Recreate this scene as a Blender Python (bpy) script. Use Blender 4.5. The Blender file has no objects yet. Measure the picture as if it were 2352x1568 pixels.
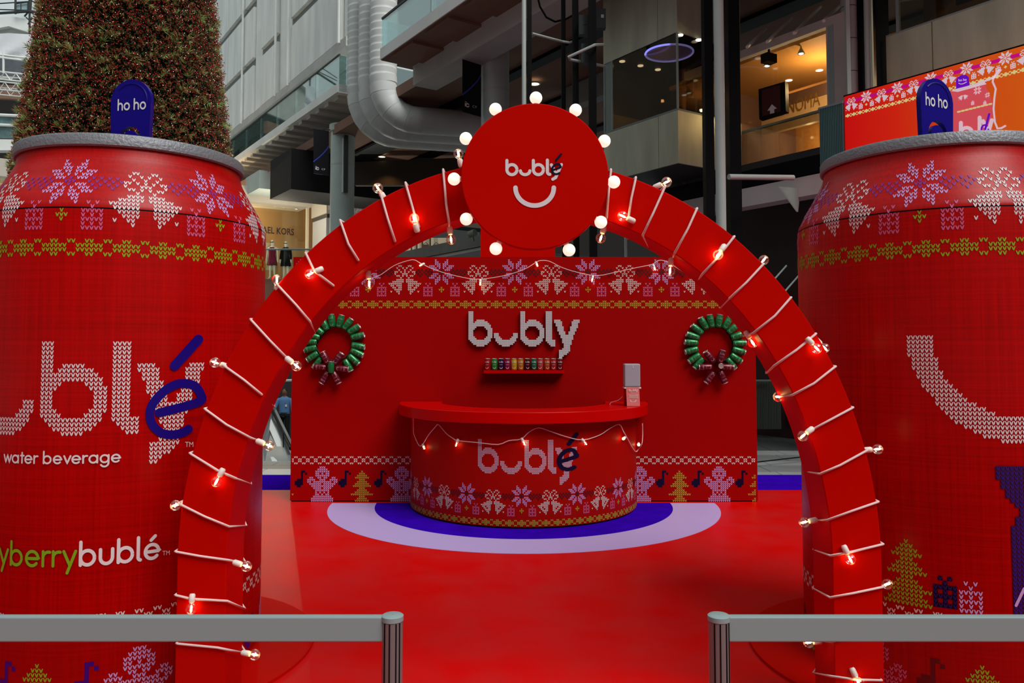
import bpy, bmesh, math, random
from mathutils import Vector, Matrix
random.seed(7)
C = bpy.context.scene
COL = C.collection
# ------------------------------------------------------------------ camera
F, CX, CY, TH, H = 1809.46, 1176.0, 704.0, 0.048, 1.7
cd = bpy.data.cameras.new('camera'); cam = bpy.data.objects.new('camera', cd); COL.objects.link(cam)
cam.location = (0, 0, H); cam.rotation_euler = (math.pi/2 + TH, 0, 0)
cd.sensor_width = 36; cd.lens = F/2352*36; cd.shift_y = -(784-CY)/2352; cd.clip_start = .05; cd.clip_end = 300
C.camera = cam
# ------------------------------------------------------------------ light
w = bpy.data.worlds.new('sky'); C.world = w; w.use_nodes = True
w.node_tree.nodes['Background'].inputs[0].default_value = (.80, .90, .92, 1)
w.node_tree.nodes['Background'].inputs[1].default_value = .62
sd = bpy.data.lights.new('skylight', 'SUN'); sd.energy = 2.7; sd.angle = math.radians(34); sd.color = (1, .99, .96)
so = bpy.data.objects.new('skylight', sd); COL.objects.link(so)
so.rotation_euler = Vector((.40, -.50, .77)).to_track_quat('Z', 'Y').to_euler()
C.view_settings.view_transform = 'Standard'; C.view_settings.look = 'None'
C.view_settings.exposure = 0.0; C.view_settings.gamma = 1.0
C.view_settings.use_curve_mapping = False

# ------------------------------------------------------------------ materials
def mat(name, col, rough=.6, metal=0, spec=.3, emit=0, vary=0, vscale=3.0, bump=0, bscale=60, col2=None, streak=None, coat=0, alpha=None):
    m = bpy.data.materials.new(name); m.use_nodes = True; nt = m.node_tree; b = nt.nodes['Principled BSDF']
    b.inputs['Base Color'].default_value = (*col, 1); b.inputs['Roughness'].default_value = rough
    b.inputs['Metallic'].default_value = metal; b.inputs['Specular IOR Level'].default_value = spec
    if coat: b.inputs['Coat Weight'].default_value = coat; b.inputs['Coat Roughness'].default_value = .12
    if emit:
        b.inputs['Emission Color'].default_value = (*col, 1); b.inputs['Emission Strength'].default_value = emit
    if vary or bump or streak:
        tc = nt.nodes.new('ShaderNodeTexCoord')
    if vary:
        n = nt.nodes.new('ShaderNodeTexNoise'); n.inputs['Scale'].default_value = vscale; n.inputs['Detail'].default_value = 6
        r = nt.nodes.new('ShaderNodeValToRGB'); r.color_ramp.elements[0].position = .3; r.color_ramp.elements[1].position = .7
        c2 = col2 or tuple(c*(1-vary) for c in col)
        r.color_ramp.elements[0].color = (*c2, 1); r.color_ramp.elements[1].color = (*col, 1)
        if streak:
            mp = nt.nodes.new('ShaderNodeMapping'); mp.inputs['Scale'].default_value = streak
            nt.links.new(tc.outputs['Object'], mp.inputs[0]); nt.links.new(mp.outputs[0], n.inputs[0])
        else: nt.links.new(tc.outputs['Object'], n.inputs[0])
        nt.links.new(n.outputs[0], r.inputs[0]); nt.links.new(r.outputs[0], b.inputs['Base Color'])
        if emit: nt.links.new(r.outputs[0], b.inputs['Emission Color'])
    if bump:
        n2 = nt.nodes.new('ShaderNodeTexNoise'); n2.inputs['Scale'].default_value = bscale; n2.inputs['Detail'].default_value = 4
        bp = nt.nodes.new('ShaderNodeBump'); bp.inputs['Strength'].default_value = bump; bp.inputs['Distance'].default_value = .01
        nt.links.new(tc.outputs['Object'], n2.inputs[0]); nt.links.new(n2.outputs[0], bp.inputs['Height']); nt.links.new(bp.outputs[0], b.inputs['Normal'])
    return m
def fabric(name, col, dark):
    """red printed vinyl with a fine woven relief of crossing darker threads"""
    m = mat(name, col, .36, spec=.20); nt = m.node_tree; b = nt.nodes['Principled BSDF']
    tc = nt.nodes.new('ShaderNodeTexCoord'); prev = None
    for sc in ((85, 85, 1.2), (.8, .8, 120)):
        mp = nt.nodes.new('ShaderNodeMapping'); mp.inputs['Scale'].default_value = sc
        n = nt.nodes.new('ShaderNodeTexNoise'); n.inputs['Scale'].default_value = 1.0; n.inputs['Detail'].default_value = 5; n.inputs['Roughness'].default_value = .75
        nt.links.new(tc.outputs['Object'], mp.inputs[0]); nt.links.new(mp.outputs[0], n.inputs[0])
        if prev is None: prev = n.outputs[0]
        else:
            a = nt.nodes.new('ShaderNodeMath'); a.operation = 'ADD'; nt.links.new(prev, a.inputs[0]); nt.links.new(n.outputs[0], a.inputs[1]); prev = a.outputs[0]
    r = nt.nodes.new('ShaderNodeValToRGB'); mr = nt.nodes.new('ShaderNodeMapRange')
    mr.inputs['From Min'].default_value = .75; mr.inputs['From Max'].default_value = 1.15
    nt.links.new(prev, mr.inputs['Value']); nt.links.new(mr.outputs[0], r.inputs[0])
    r.color_ramp.elements[0].color = (*dark, 1); r.color_ramp.elements[1].color = (*col, 1)
    nt.links.new(r.outputs[0], b.inputs['Base Color'])
    return m
def glass(name, tint=(.9, .97, .96), refl=.12, rough=.02, rcol=(1, 1, 1), top=.6):
    m = bpy.data.materials.new(name); m.use_nodes = True; nt = m.node_tree; nt.nodes.clear()
    o = nt.nodes.new('ShaderNodeOutputMaterial'); t = nt.nodes.new('ShaderNodeBsdfTransparent'); g = nt.nodes.new('ShaderNodeBsdfGlossy')
    x = nt.nodes.new('ShaderNodeMixShader'); lw = nt.nodes.new('ShaderNodeLayerWeight'); lw.inputs[0].default_value = .3
    mr = nt.nodes.new('ShaderNodeMapRange'); mr.inputs['To Min'].default_value = refl; mr.inputs['To Max'].default_value = min(1, refl+top)
    t.inputs[0].default_value = (*tint, 1); g.inputs[0].default_value = (*rcol, 1); g.inputs['Roughness'].default_value = rough
    nt.links.new(lw.outputs['Fresnel'], mr.inputs['Value']); nt.links.new(mr.outputs[0], x.inputs[0])
    nt.links.new(t.outputs[0], x.inputs[1]); nt.links.new(g.outputs[0], x.inputs[2]); nt.links.new(x.outputs[0], o.inputs[0])
    return m
M = {}
RED = (.50, .0, .0)
M['can'] = fabric('red_knit_vinyl', (.50, 0, 0), (.30, 0, 0))
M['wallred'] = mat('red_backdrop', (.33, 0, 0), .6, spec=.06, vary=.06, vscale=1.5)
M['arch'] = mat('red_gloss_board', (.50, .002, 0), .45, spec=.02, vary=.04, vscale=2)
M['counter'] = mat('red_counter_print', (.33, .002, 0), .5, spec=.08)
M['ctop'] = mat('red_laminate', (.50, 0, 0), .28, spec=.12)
M['floorred'] = mat('red_vinyl_floor', (.62, .0, .0), .34, spec=.07, vary=.25, vscale=2.2, col2=(.53, .012, .012))
M['lilac'] = mat('lilac_vinyl', (.46, .34, .64), .35, spec=.1)
M['blue'] = mat('blue_vinyl', (.035, .002, .42), .6, spec=.0, vary=.3, vscale=4)
M['navy'] = mat('navy_paint', (.008, .002, .20), .35, spec=.25)
M['navydark'] = mat('dark_navy_print', (.003, .001, .022), .5, spec=.15)
M['white'] = mat('white_print', (.72, .68, .70), .5)
M['cream'] = mat('cream_print', (.70, .60, .56), .5)
M['lav'] = mat('lavender_print', (.56, .34, .70), .5)
M['violet'] = mat('violet_print', (.20, .03, .32), .5)
M['pinkp'] = mat('pink_print', (.62, .12, .28), .5)
M['green'] = mat('lime_print', (.25, .42, .012), .5)
M['greenwall'] = mat('olive_print', (.42, .36, .03), .5)
M['maroon'] = mat('maroon_print', (.075, .0, .003), .5)
M['greendark'] = mat('green_letter', (.18, .40, .01), .5)
M['rim'] = mat('silver_paint', (.20, .21, .23), .45, .25, spec=.5, bump=.5, bscale=70)
M['alu'] = mat('brushed_aluminium', (.26, .35, .35), .5, .0, spec=.35)
M['chrome'] = mat('polished_post', (.20, .22, .22), .18, .25, spec=.8)
M['cord'] = mat('white_cord', (.80, .60, .60), .5)
M['socket'] = mat('white_socket', (.85, .78, .72), .4)
M['bulbglass'] = glass('bulb_glass', (1, .93, .86), .10, .05)
M['fil'] = mat('lit_filament', (1, .66, .26), emit=34)
M['globe'] = mat('lit_globe', (1.0, .90, .74), emit=.85)
M['black'] = mat('black_steel', (.004, .004, .005), .5, spec=.10)
M['darkgrey'] = mat('dark_steel', (.03, .035, .035), .5)
M['offwhite'] = mat('painted_concrete', (.78, .80, .77), .8, vary=.16, vscale=.8)
M['offwhite2'] = mat('painted_panel', (.80, .82, .79), .75, vary=.22, vscale=1.3, streak=(1.5, 1.5, .25))
M['lightgrey'] = mat('grey_paint', (.45, .53, .50), .55, vary=.1, vscale=2)
M['duct'] = mat('duct_paint', (.60, .62, .60), .5, vary=.1, vscale=2)
M['brown'] = mat('brown_soffit', (.24, .13, .09), .8, vary=.25, vscale=.6)
M['soffit'] = mat('grey_soffit', (.50, .49, .46), .8, vary=.2, vscale=1)
M['steel'] = mat('olive_stainless', (.60, .62, .47), .38, .3, vary=.35, vscale=1.2, streak=(2, 2, .4))
M['glasspane'] = glass('balustrade_glass', (.62, .84, .82), .22)
M['clearglass'] = glass('clear_glass', (.93, .97, .96), .02, top=.25)
M['liftglass'] = glass('smoked_lift_glass', (.62, .56, .45), .02, top=.16)
M['teal'] = mat('teal_ribbed_panel', (.10, .22, .22), .35, spec=.5)
M['ochre'] = mat('ochre_wall', (.55, .27, .07), .7)
M['gold'] = mat('gold_letters', (.55, .33, .05), .35, .6)
M['shopcream'] = mat('shop_cream', (.70, .60, .44), .7)
M['shoporange'] = mat('shop_amber', (.58, .33, .13), .7)
M['tile'] = mat('grey_floor_tile', (.40, .42, .42), .3, spec=.4, vary=.15)
M['tiled'] = mat('dark_floor_tile', (.09, .10, .10), .3, spec=.4)
M['grout'] = mat('tile_grout', (.10, .10, .10), .8)
M['lamp'] = mat('lamp_face', (1, .80, .5), emit=2.2)
M['lampw'] = mat('lamp_face_white', (1, .93, .8), emit=1.6)
M['ring'] = mat('blue_ring_light', (.25, .27, 1.0), emit=1.0)
M['skin'] = mat('skin', (.20, .09, .05), .6)
M['hair'] = mat('black_hair', (.01, .008, .008), .6)
M['shirt'] = mat('blue_shirt', (.10, .22, .42), .8)
M['trouser'] = mat('black_trousers', (.008, .008, .010), .8)
M['mann'] = mat('mannequin_plastic', (.60, .55, .48), .4)
M['burg'] = mat('burgundy_dress', (.13, .008, .03), .9, spec=.05)
M['blackcoat'] = mat('black_coat', (.003, .003, .004), .9, spec=.02)
M['fol1'] = mat('dark_needles', (.018, .026, .010), .8)
M['fol2'] = mat('olive_needles', (.26, .26, .08), .8)
M['fol3'] = mat('green_needles', (.05, .10, .03), .8)
M['fol4'] = mat('gold_needles', (.18, .13, .03), .7)
M['berry'] = mat('red_berries', (.46, .012, .015), .35, spec=.4)
M['fairy'] = mat('fairy_lights', (1, .80, .70), emit=.8)
M['pinkcard'] = mat('coral_card', (.62, .16, .16), .5)
M['dispwhite'] = mat('white_plastic', (.34, .33, .38), .4)
M['lid'] = mat('can_lid', (.55, .48, .46), .35, .6)
M['scrred'] = mat('screen_red', (.62, .004, .002), emit=.75, vary=.5, vscale=.35, col2=(.42, .0, .0))
M['scrwhite'] = mat('screen_white', (.70, .55, .62), emit=.62)
M['scryellow'] = mat('screen_yellow', (.62, .55, .22), emit=.7)
M['scrmag'] = mat('screen_magenta', (.50, .0, .20), emit=.7)
M['scrpurple'] = mat('screen_purple', (.12, .0, .50), emit=.7)
M['scrpink'] = mat('screen_pink_red', (.60, .07, .09), emit=.7)

# ------------------------------------------------------------------ helpers
def ray(x, y):
    c, s = math.cos(TH), math.sin(TH); a = (x-CX)/F; b = -(y-CY)/F
    return Vector((a, c-s*b, s+c*b))
def P(x, y, Y):
    """point of the picture ray (x, y) at distance Y in front of the camera"""
    r = ray(x, y); p = r*(Y/r.y); p.z += H; return p
def on_cyl(x, y, X0, Y0, R):
    r = ray(x, y); a = r.x**2+r.y**2; b = -2*(r.x*X0+r.y*Y0); c = X0**2+Y0**2-R*R
    d = max(0, b*b-4*a*c); t = (-b-math.sqrt(d))/(2*a); p = r*t; p.z += H; return p
class MB:
    def __init__(s): s.v = []; s.f = []; s.mi = []
    def add(s, vs, fs, mi=0):
        n = len(s.v); s.v += [tuple(p) for p in vs]; s.f += [tuple(i+n for i in f) for f in fs]; s.mi += [mi]*len(fs)
    def box(s, c, d, R=None, mi=0):
        c = Vector(c); vs = []
        for i in (-.5, .5):
            for j in (-.5, .5):
                for k in (-.5, .5):
                    p = Vector((i*d[0], j*d[1], k*d[2])); vs.append(c+(R@p if R else p))
        s.add(vs, [(0,1,3,2),(4,6,7,5),(0,4,5,1),(2,3,7,6),(0,2,6,4),(1,5,7,3)], mi)
    def hexa(s, a, b, mi=0):
        """two quads (lists of four points) joined into a solid"""
        s.add(list(a)+list(b), [(0,1,2,3),(7,6,5,4),(0,4,5,1),(1,5,6,2),(2,6,7,3),(3,7,4,0)], mi)
    def prism(s, pts, vec, mi=0):
        n = len(pts); vec = Vector(vec); a = [Vector(p) for p in pts]; b = [p+vec for p in a]
        s.add(a+b, [tuple(range(n)), tuple(range(2*n-1, n-1, -1))]+[(i, i+n, (i+1)%n+n, (i+1)%n) for i in range(n)], mi)
    def tube(s, pts, r, n=8, mi=0, cap=True):
        pts = [Vector(p) for p in pts]; rs = r if isinstance(r, (list, tuple)) else [r]*len(pts)
        base = len(s.v); up = None
        for i, p in enumerate(pts):
            t = (pts[min(i+1, len(pts)-1)]-pts[max(i-1, 0)])
            t = t.normalized() if t.length > 1e-9 else Vector((0, 0, 1))
            if up is None: up = t.orthogonal().normalized()
            else:
                up = (up-t*up.dot(t)); up = up.normalized() if up.length > 1e-6 else t.orthogonal().normalized()
            q = t.cross(up)
            for k in range(n):
                a = 2*math.pi*k/n; s.v.append(tuple(p+(up*math.cos(a)+q*math.sin(a))*rs[i]))
        for i in range(len(pts)-1):
            for k in range(n):
                a = base+i*n+k; b = base+i*n+(k+1)%n; s.f.append((a, b, b+n, a+n)); s.mi.append(mi)
        if cap:
            s.f.append(tuple(base+k for k in range(n-1, -1, -1))); s.mi.append(mi)
            e = base+(len(pts)-1)*n; s.f.append(tuple(e+k for k in range(n))); s.mi.append(mi)
    def lathe(s, prof, c=(0, 0, 0), n=24, a0=0, a1=2*math.pi, R=None, mi=0, fn=None):
        """prof: list of (radius, height)"""
        c = Vector(c); full = abs(a1-a0-2*math.pi) < 1e-6; m = n if full else n+1; base = len(s.v)
        for (r, z) in prof:
            for k in range(m):
                a = a0+(a1-a0)*k/n; p = Vector((r*math.cos(a), r*math.sin(a), z)); s.v.append(tuple(c+(R@p if R else p)))
        for i in range(len(prof)-1):
            for k in range(n):
                a = base+i*m+k; b = base+i*m+(k+1)%m; s.f.append((a, b, b+m, a+m)); s.mi.append(mi)
    def disc(s, c, r, n=24, nrm=(0, 0, 1), mi=0):
        q = Vector(nrm).to_track_quat('Z', 'Y'); c = Vector(c)
        s.add([c+q@Vector((r*math.cos(2*math.pi*k/n), r*math.sin(2*math.pi*k/n), 0)) for k in range(n)], [tuple(range(n))], mi)
    def sphere(s, c, r, n=12, m=8, mi=0, sc=(1, 1, 1), R=None):
        prof = [(r*math.sin(math.pi*i/m)+1e-5, -r*math.cos(math.pi*i/m)) for i in range(m+1)]
        b = len(s.v); s.lathe(prof, (0, 0, 0), n, mi=mi); c = Vector(c)
        for i in range(b, len(s.v)):
            p = Vector(s.v[i]); p = Vector((p.x*sc[0], p.y*sc[1], p.z*sc[2])); s.v[i] = tuple(c+(R@p if R else p))
    def build(s, name, m, parent=None, smooth=False, loc=None):
        me = bpy.data.meshes.new(name)
        root = parent
        while root is not None and root.parent is not None: root = root.parent
        o = Vector(root.location) if root else (Vector(loc) if loc is not None else Vector((0, 0, 0)))
        me.from_pydata([tuple(Vector(p)-o) for p in s.v], [], s.f)
        for x in (m if isinstance(m, (list, tuple)) else [m]): me.materials.append(x)
        if isinstance(m, (list, tuple)): me.polygons.foreach_set('material_index', s.mi)
        if smooth:
            me.polygons.foreach_set('use_smooth', [True]*len(me.polygons))
            if smooth != 'all': me.set_sharp_from_angle(angle=math.radians(38))
        me.update(); ob = bpy.data.objects.new(name, me); COL.objects.link(ob)
        if parent: ob.parent = parent
        elif loc is not None: ob.location = loc
        return ob
def tag(o, label, cat, group=None, kind=None):
    if label: o['label'] = label
    if cat: o['category'] = cat
    if group: o['group'] = group
    if kind: o['kind'] = kind
    return o
def thing(name, label, cat, loc=(0, 0, 0), group=None):
    o = bpy.data.objects.new(name, None); COL.objects.link(o); o.location = loc; o.empty_display_size = .1
    return tag(o, label, cat, group)
def struct(mb, name, m, smooth=False, parent=None, label=None):
    o = mb.build(name, m, parent, smooth)
    if parent is None: o['kind'] = 'structure'
    if label: o['label'] = label
    return o
def sroot(name):
    o = bpy.data.objects.new(name, None); COL.objects.link(o); o['kind'] = 'structure'; return o
def smooth_path(pts, k=6):
    """Catmull-Rom through the points"""
    pts = [Vector(p) for p in pts]
    if len(pts) < 3: return pts
    out = []
    for i in range(len(pts)-1):
        p0 = pts[max(i-1, 0)]; p1 = pts[i]; p2 = pts[i+1]; p3 = pts[min(i+2, len(pts)-1)]
        for j in range(k):
            t = j/k
            out.append(.5*((2*p1)+(p2-p0)*t+(2*p0-5*p1+4*p2-p3)*t*t+(3*p1-p0-3*p2+p3)*t**3))
    out.append(pts[-1]); return out

# ---- knit stitches (flat print)
VL = [(-.48, .44), (-.30, .50), (-.02, .06), (0, -.50), (-.20, -.32)]
def stitches(mb, cells, fn, mi=0, sq=False):
    for c, r in cells:
        if sq:
            mb.add([fn(c-.5, r-.5), fn(c-.5, r+.5), fn(c+.5, r+.5), fn(c+.5, r-.5)], [(0, 1, 2, 3)], mi); continue
        n = len(mb.v)
        mb.v += [tuple(fn(c+x, r-y)) for x, y in VL]+[tuple(fn(c-x, r-y)) for x, y in reversed(VL)]
        mb.f += [tuple(n+i for i in range(5)), tuple(n+5+i for i in range(5))]; mb.mi += [mi, mi]
def sym(d): return [(s*c, r) for r, cs in d.items() for c in cs for s in ((1, -1) if c else (1,))]
SNOW = sym({0:[3],1:[2,3],2:[1,2,3],3:[1,2,4,5,6],4:[1,3,4,5],5:[2,3,4],7:[2,3,4],8:[1,3,4,5],9:[1,2,4,5,6],10:[1,2,3],11:[2,3],12:[3]})
SNOWC = [(0, 5), (-1, 6), (0, 6), (1, 6), (0, 7)]
ZIG = sym({5:[6,8,10,12],6:[5,7,9,11,13],7:[6,8,10,12],8:[7,11]})
BELL = sym({3:[2,3],4:[1,4],5:[0,3],6:[0,2,4,5],7:[0,1,5],8:[1,3,4],9:[2],10:[1,2,3,4],11:[1,2,3,4,5,6],12:[2,3,4,5,6,7,8],13:[2,3,4,5,6,7],14:[2,3,4,5,6],15:[2,3,4,5],16:[3,4,7],17:[3]})
BELLW = [q for q in BELL if q not in ((5, 13), (-5, 13), (4, 14), (-4, 14))]
GIFT = sym({12:[1],13:[0],14:[0,1,2],15:[0,2],16:[0,1,2],17:[0,2],18:[0,1,2]})
CROSS = sym({14:[0],15:[0,1],16:[0]})
def BAND(k): return [(c+k*8, r) for c, r in [(-.5,21),(.5,21),(3.5,21),(4.5,21),(-.5,24),(.5,24),(3.5,24),(4.5,24)]+[(x+.5, r) for r in (22, 23) for x in (-3,-2,-1,0,1,2)]]
def RING(k): return [(c+k*4, r) for c, r in [(0,0),(1,0),(2,1),(3,1),(2,2),(3,2),(0,3),(1,3)]]
GB = sym({0:[0,1],1:[0,1,2],2:[0,1,2,3],3:[0,2,3],4:[0,1,2,3],5:[1,2,5,6],6:[0,1,4,5,6,7],7:[0,1,2,3,4,6,7],8:[1,2,3,4,5,6],9:[0,1,2,3,4,5],10:[1,2,3,4],11:[0,1,2,3],12:[1,3],13:[0,2,3],14:[0,1,2,3,4],15:[0,1,2,3,4,5],16:[0,1,2,3,4,5]})
TREE = sym({2:[0],3:[0,1],4:[0,1,2],5:[0,1,2,3],6:[0,1],7:[0,1,2],8:[0,1,2,3],9:[0,1,2,3,4],10:[0,1],11:[0,1,2],12:[0,1,2,3],13:[0,1,2,3,4,5],14:[0,1],15:[0,1,2],16:[0,1,2,3]})
NOTE = [(1,2),(2,2),(1,3),(3,3),(1,4),(1,5),(-1,6),(0,6),(1,6)]+[(c, r) for r in (7, 8) for c in (-2,-1,0,1)]+[(-1,9),(0,9)]
def sh(cells, dc, dr=0): return [(c+dc, r+dr) for c, r in cells]
def runs(d, off=0): return [(c+off, r) for r, rr in d.items() for a, b in rr for c in range(a, b+1)]
B_ = {**{r: [(0,2)] for r in range(0, 5)}, 5:[(0,2),(5,9)],6:[(0,2),(4,11)],7:[(0,12)],8:[(0,13)],9:[(0,4),(10,13)],10:[(0,3),(11,14)],
      **{r: [(0,2),(12,14)] for r in range(11, 15)}, 15:[(0,3),(11,14)],16:[(0,4),(10,13)],17:[(1,13)],18:[(2,12)],19:[(3,11)],20:[(5,9)]}
U_ = {13:[(0,2),(12,14)],14:[(0,2),(12,14)],15:[(0,3),(11,14)],16:[(1,4),(10,13)],17:[(1,13)],18:[(2,12)],19:[(3,11)],20:[(5,9)]}
L_ = {**{r: [(0,3)] for r in range(0, 17)}, 17:[(0,5)],18:[(1,5)],19:[(2,5)],20:[(3,5)]}
Y_ = {5:[(0,3),(12,15)],6:[(0,4),(11,15)],7:[(1,4),(11,14)],8:[(1,4),(11,14)],9:[(2,5),(10,14)],10:[(2,5),(10,13)],11:[(2,5),(10,13)],12:[(3,6),(9,12)],13:[(3,6),(9,12)],
      14:[(4,11)],15:[(4,11)],16:[(5,11)],17:[(5,10)],18:[(5,10)],19:[(6,10)],20:[(6,9)],21:[(6,9)],22:[(5,9)],23:[(3,9)],24:[(3,8)],25:[(3,7)],26:[(3,5)],27:[(3,4)]}
WORD = [('b', B_, 0), ('u', U_, 16), ('b', B_, 32.6), ('l', L_, 48.5), ('y', Y_, 53.8)]

# ---- stroke lettering (x-height 1)
def arc(cx, cy, r, a0, a1, n=14): return [(cx+r*math.cos(math.radians(a0+(a1-a0)*i/n)), cy+r*math.sin(math.radians(a0+(a1-a0)*i/n))) for i in range(n+1)]
def G(ch):
    c = lambda x=.5: arc(x, .5, .5, 0, 360, 24)
    t = {'b': ([[(0,1.6),(0,.0)], c()], 1.42), 'o': ([c()], 1.42), 'h': ([[(0,1.6),(0,0)], arc(.42,.58,.42,180,0)+[(.84,0)]], 1.26),
     'n': ([[(0,1),(0,0)], arc(.42,.58,.42,180,0)+[(.84,0)]], 1.1), 'm': ([[(0,1),(0,0)], arc(.35,.65,.35,180,0)+[(.7,0)], arc(1.05,.65,.35,180,0)+[(1.4,0)]], 1.68),
     'l': ([[(0,1.6),(0,.22)]+arc(.2,.2,.2,180,260,5)], .52), 't': ([[(.22,1.4),(.22,0)], [(0,1),(.5,1)]], .72), 'r': ([[(0,1),(0,0)], arc(.42,.55,.42,180,75)], .80),
     'e': ([[(0.02,.5),(1,.5)]+arc(.5,.5,.5,0,318,22)], 1.40), 'a': ([c(), [(1,1),(1,0)]], 1.42), 'g': ([c(), [(1,1),(1,-.05)]+arc(.5,-.08,.5,0,-150,12)], 1.42),
     'v': ([[(0,1),(.42,0),(.84,1)]], 1.08), 'w': ([[(0,1),(.33,0),(.66,1),(.99,0),(1.32,1)]], 1.55), 'y': ([[(0,1),(.45,.05)], [(.88,1),(.28,-.5)]], 1.22),
     'u': ([[(0,1),(0,.44)]+arc(.43,.43,.43,180,360)+[(.86,1)]], 1.28), 'p': ([c(), [(0,1),(0,-.55)]], 1.25), 'i': ([[(0,1),(0,0)], [(0,1.4),(0,1.42)]], .32),
     'k': ([[(0,1.6),(0,0)], [(.68,1),(.05,.42)], [(.2,.55),(.75,0)]], .95),
     's': ([[(.62,.85),(.4,1),(.12,.9),(.08,.7),(.3,.54),(.55,.42),(.64,.2),(.45,0),(.2,0),(.0,.15)]], .85), ' ': ([], .6)}
    t['é'] = (t['e'][0]+[[(.42,1.32),(.72,1.6)]], 1.40)
    t['U'] = ([arc(.5,.5,.5,190,350)], 1.25)
    return t[ch]
def text_w(s): return sum(G(ch)[1] for ch in s)
def ribbon(mb, path, wd, fn, mi=0, cap=True, step=None, eps=None):
    """flat stroke with round ends along a 2-D path; fn maps (x, y, lift) to the surface"""
    mb.nr = getattr(mb, 'nr', 0)+1; lift_ = Vector((0, -.00012*mb.nr, 0)); fn0 = fn
    fn = lambda x, y: Vector(fn0(x, y))+lift_
    pts = [Vector(p) for p in path]
    if step:
        q = [pts[0]]
        for a, b in zip(pts, pts[1:]):
            k = max(1, int((b-a).length/step)); q += [a+(b-a)*(i+1)/k for i in range(k)]
        pts = q
    h = wd/2; L = []; R = []
    for i, p in enumerate(pts):
        a = pts[max(i-1, 0)]; b = pts[min(i+1, len(pts)-1)]; d = b-a; d = d.normalized() if d.length > 1e-9 else Vector((1, 0)); nn = Vector((-d.y, d.x))
        sc = 1.0
        if 0 < i < len(pts)-1:
            d1 = (p-a).normalized(); cc = abs(d1.dot(d)); sc = 1/max(.6, cc)
        L.append(p+nn*h*sc); R.append(p-nn*h*sc)
    n = len(pts); mb.add([fn(p.x, p.y) for p in L+R], [(i, i+1, n+i+1, n+i) for i in range(n-1)], mi)
    if cap and (pts[0]-pts[-1]).length > wd*.1:
        for p in (pts[0], pts[-1]): mb.add([Vector((0, -.00006, 0))+fn(p.x+h*math.cos(a*math.pi/6), p.y+h*math.sin(a*math.pi/6)) for a in range(12)], [tuple(range(12))], mi)
def write(mb, s, fn, wd=.2, mi=0, cap=True, step=.25):
    x = 0
    for ch in s:
        for st in G(ch)[0]: ribbon(mb, [(x+a, b) for a, b in st], wd, fn, mi, cap, step)
        x += G(ch)[1]
_font_cache = {}
def font_mesh(mb, s, fn, size=1, mi=0, bold=0):
    """built-in sans letters, triangulated; fn maps (x, y) to a point"""
    cu = bpy.data.curves.new('t', 'FONT'); cu.body = s; cu.size = size; cu.offset = bold; cu.resolution_u = 3; cu.fill_mode = 'FRONT'
    ob = bpy.data.objects.new('t', cu); COL.objects.link(ob); dg = bpy.context.evaluated_depsgraph_get(); dg.update()
    me = bpy.data.meshes.new_from_object(ob.evaluated_get(dg))
    mb.add([fn(v.co.x, v.co.y) for v in me.vertices], [tuple(p.vertices) for p in me.polygons], mi)
    wv = max((v.co.x for v in me.vertices), default=1)
    bpy.data.objects.remove(ob); bpy.data.curves.remove(cu); bpy.data.meshes.remove(me); return wv
def plane_fn(p0, p1, q0, unit=1.0):
    """x runs from p0 towards p1 (unit = p1-p0), y towards q0"""
    p0 = Vector(p0); ex = (Vector(p1)-p0)/unit; ey = (Vector(q0)-p0)/unit
    return lambda x, y: p0+ex*x+ey*y
# mall directions: the building runs diagonally to the booth
U = Vector((-.564, .826, 0)); V = Vector((.826, .564, 0))
def uvbox(mb, p, du, dv, z0, z1, mi=0):
    p = Vector((p[0], p[1], 0)); z0 = Vector((0, 0, z0)); z1 = Vector((0, 0, z1))
    q = [p, p+U*du, p+U*du+V*dv, p+V*dv]; mb.hexa([a+z0 for a in q], [a+z1 for a in q], mi)

def floorY(y, z=0):
    r = ray(CX, y); return r.y*((z-H)/r.z)
# ================================================================== FLOOR AND HALL SHELL
fl = sroot('floor')
mb = MB(); mb.box((0, 3.6, -.03), (17, 2*(floorY(1125)-3.6), .06)); mb.build('red_vinyl', M['floorred'], fl)
y1, y2 = floorY(1125), floorY(1090)
mb = MB(); mb.box((0, (y1+y2)/2, -.03), (17, y2-y1, .06)); mb.build('blue_border', M['blue'], fl)
CXX, CYY, R1, R2, R3, YW = .122, 8.548, 1.202, 1.573, 2.051, 8.62
def half_disc(R, z, h):
    mb = MB(); pts = [Vector((CXX+R*math.cos(math.pi+math.pi*i/72), min(CYY, CYY+R*math.sin(math.pi+math.pi*i/72)), z)) for i in range(73)]
    mb.prism(pts, (0, 0, h)); return mb
half_disc(R3, 0, .0015).build('lilac_ring', M['lilac'], fl)
half_disc(R2, .0015, .0015).build('blue_disc', M['blue'], fl)
# mall floor: pale and grey bands of tiles, built tile by tile
zt = -.09
mb = MB(); mb.box((0, 10.9, zt-.06), (60, 1.6, .1)); mb.box((13, 16, zt-.06), (26, 10, .1)); mb.box((-10, 19.5, -4.5), (60, 40, .1)); mb.build('floor_slab', M['grout'], fl)
def tiles(x0, x1, rows, name='tile'):
    for (ya, yb, m) in rows:
        n = max(1, round((x1-x0)/.62)); wx = (x1-x0)/n; off = random.uniform(-.2, .2)
        base = None
        for i in range(n):
            mb = MB(); mb.box((0, 0, 0), (wx-.012, yb-ya-.012, .03))
            if base is None: base = mb.build(name, M[m], fl); o = base
            else: o = bpy.data.objects.new(name, base.data); COL.objects.link(o); o.parent = fl
            o.location = (x0+wx*(i+.5)+off, (ya+yb)/2, zt+.002)
M['tiled2'] = mat('mid_floor_tile', (.27, .28, .28), .3, spec=.4, vary=.15)
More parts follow.
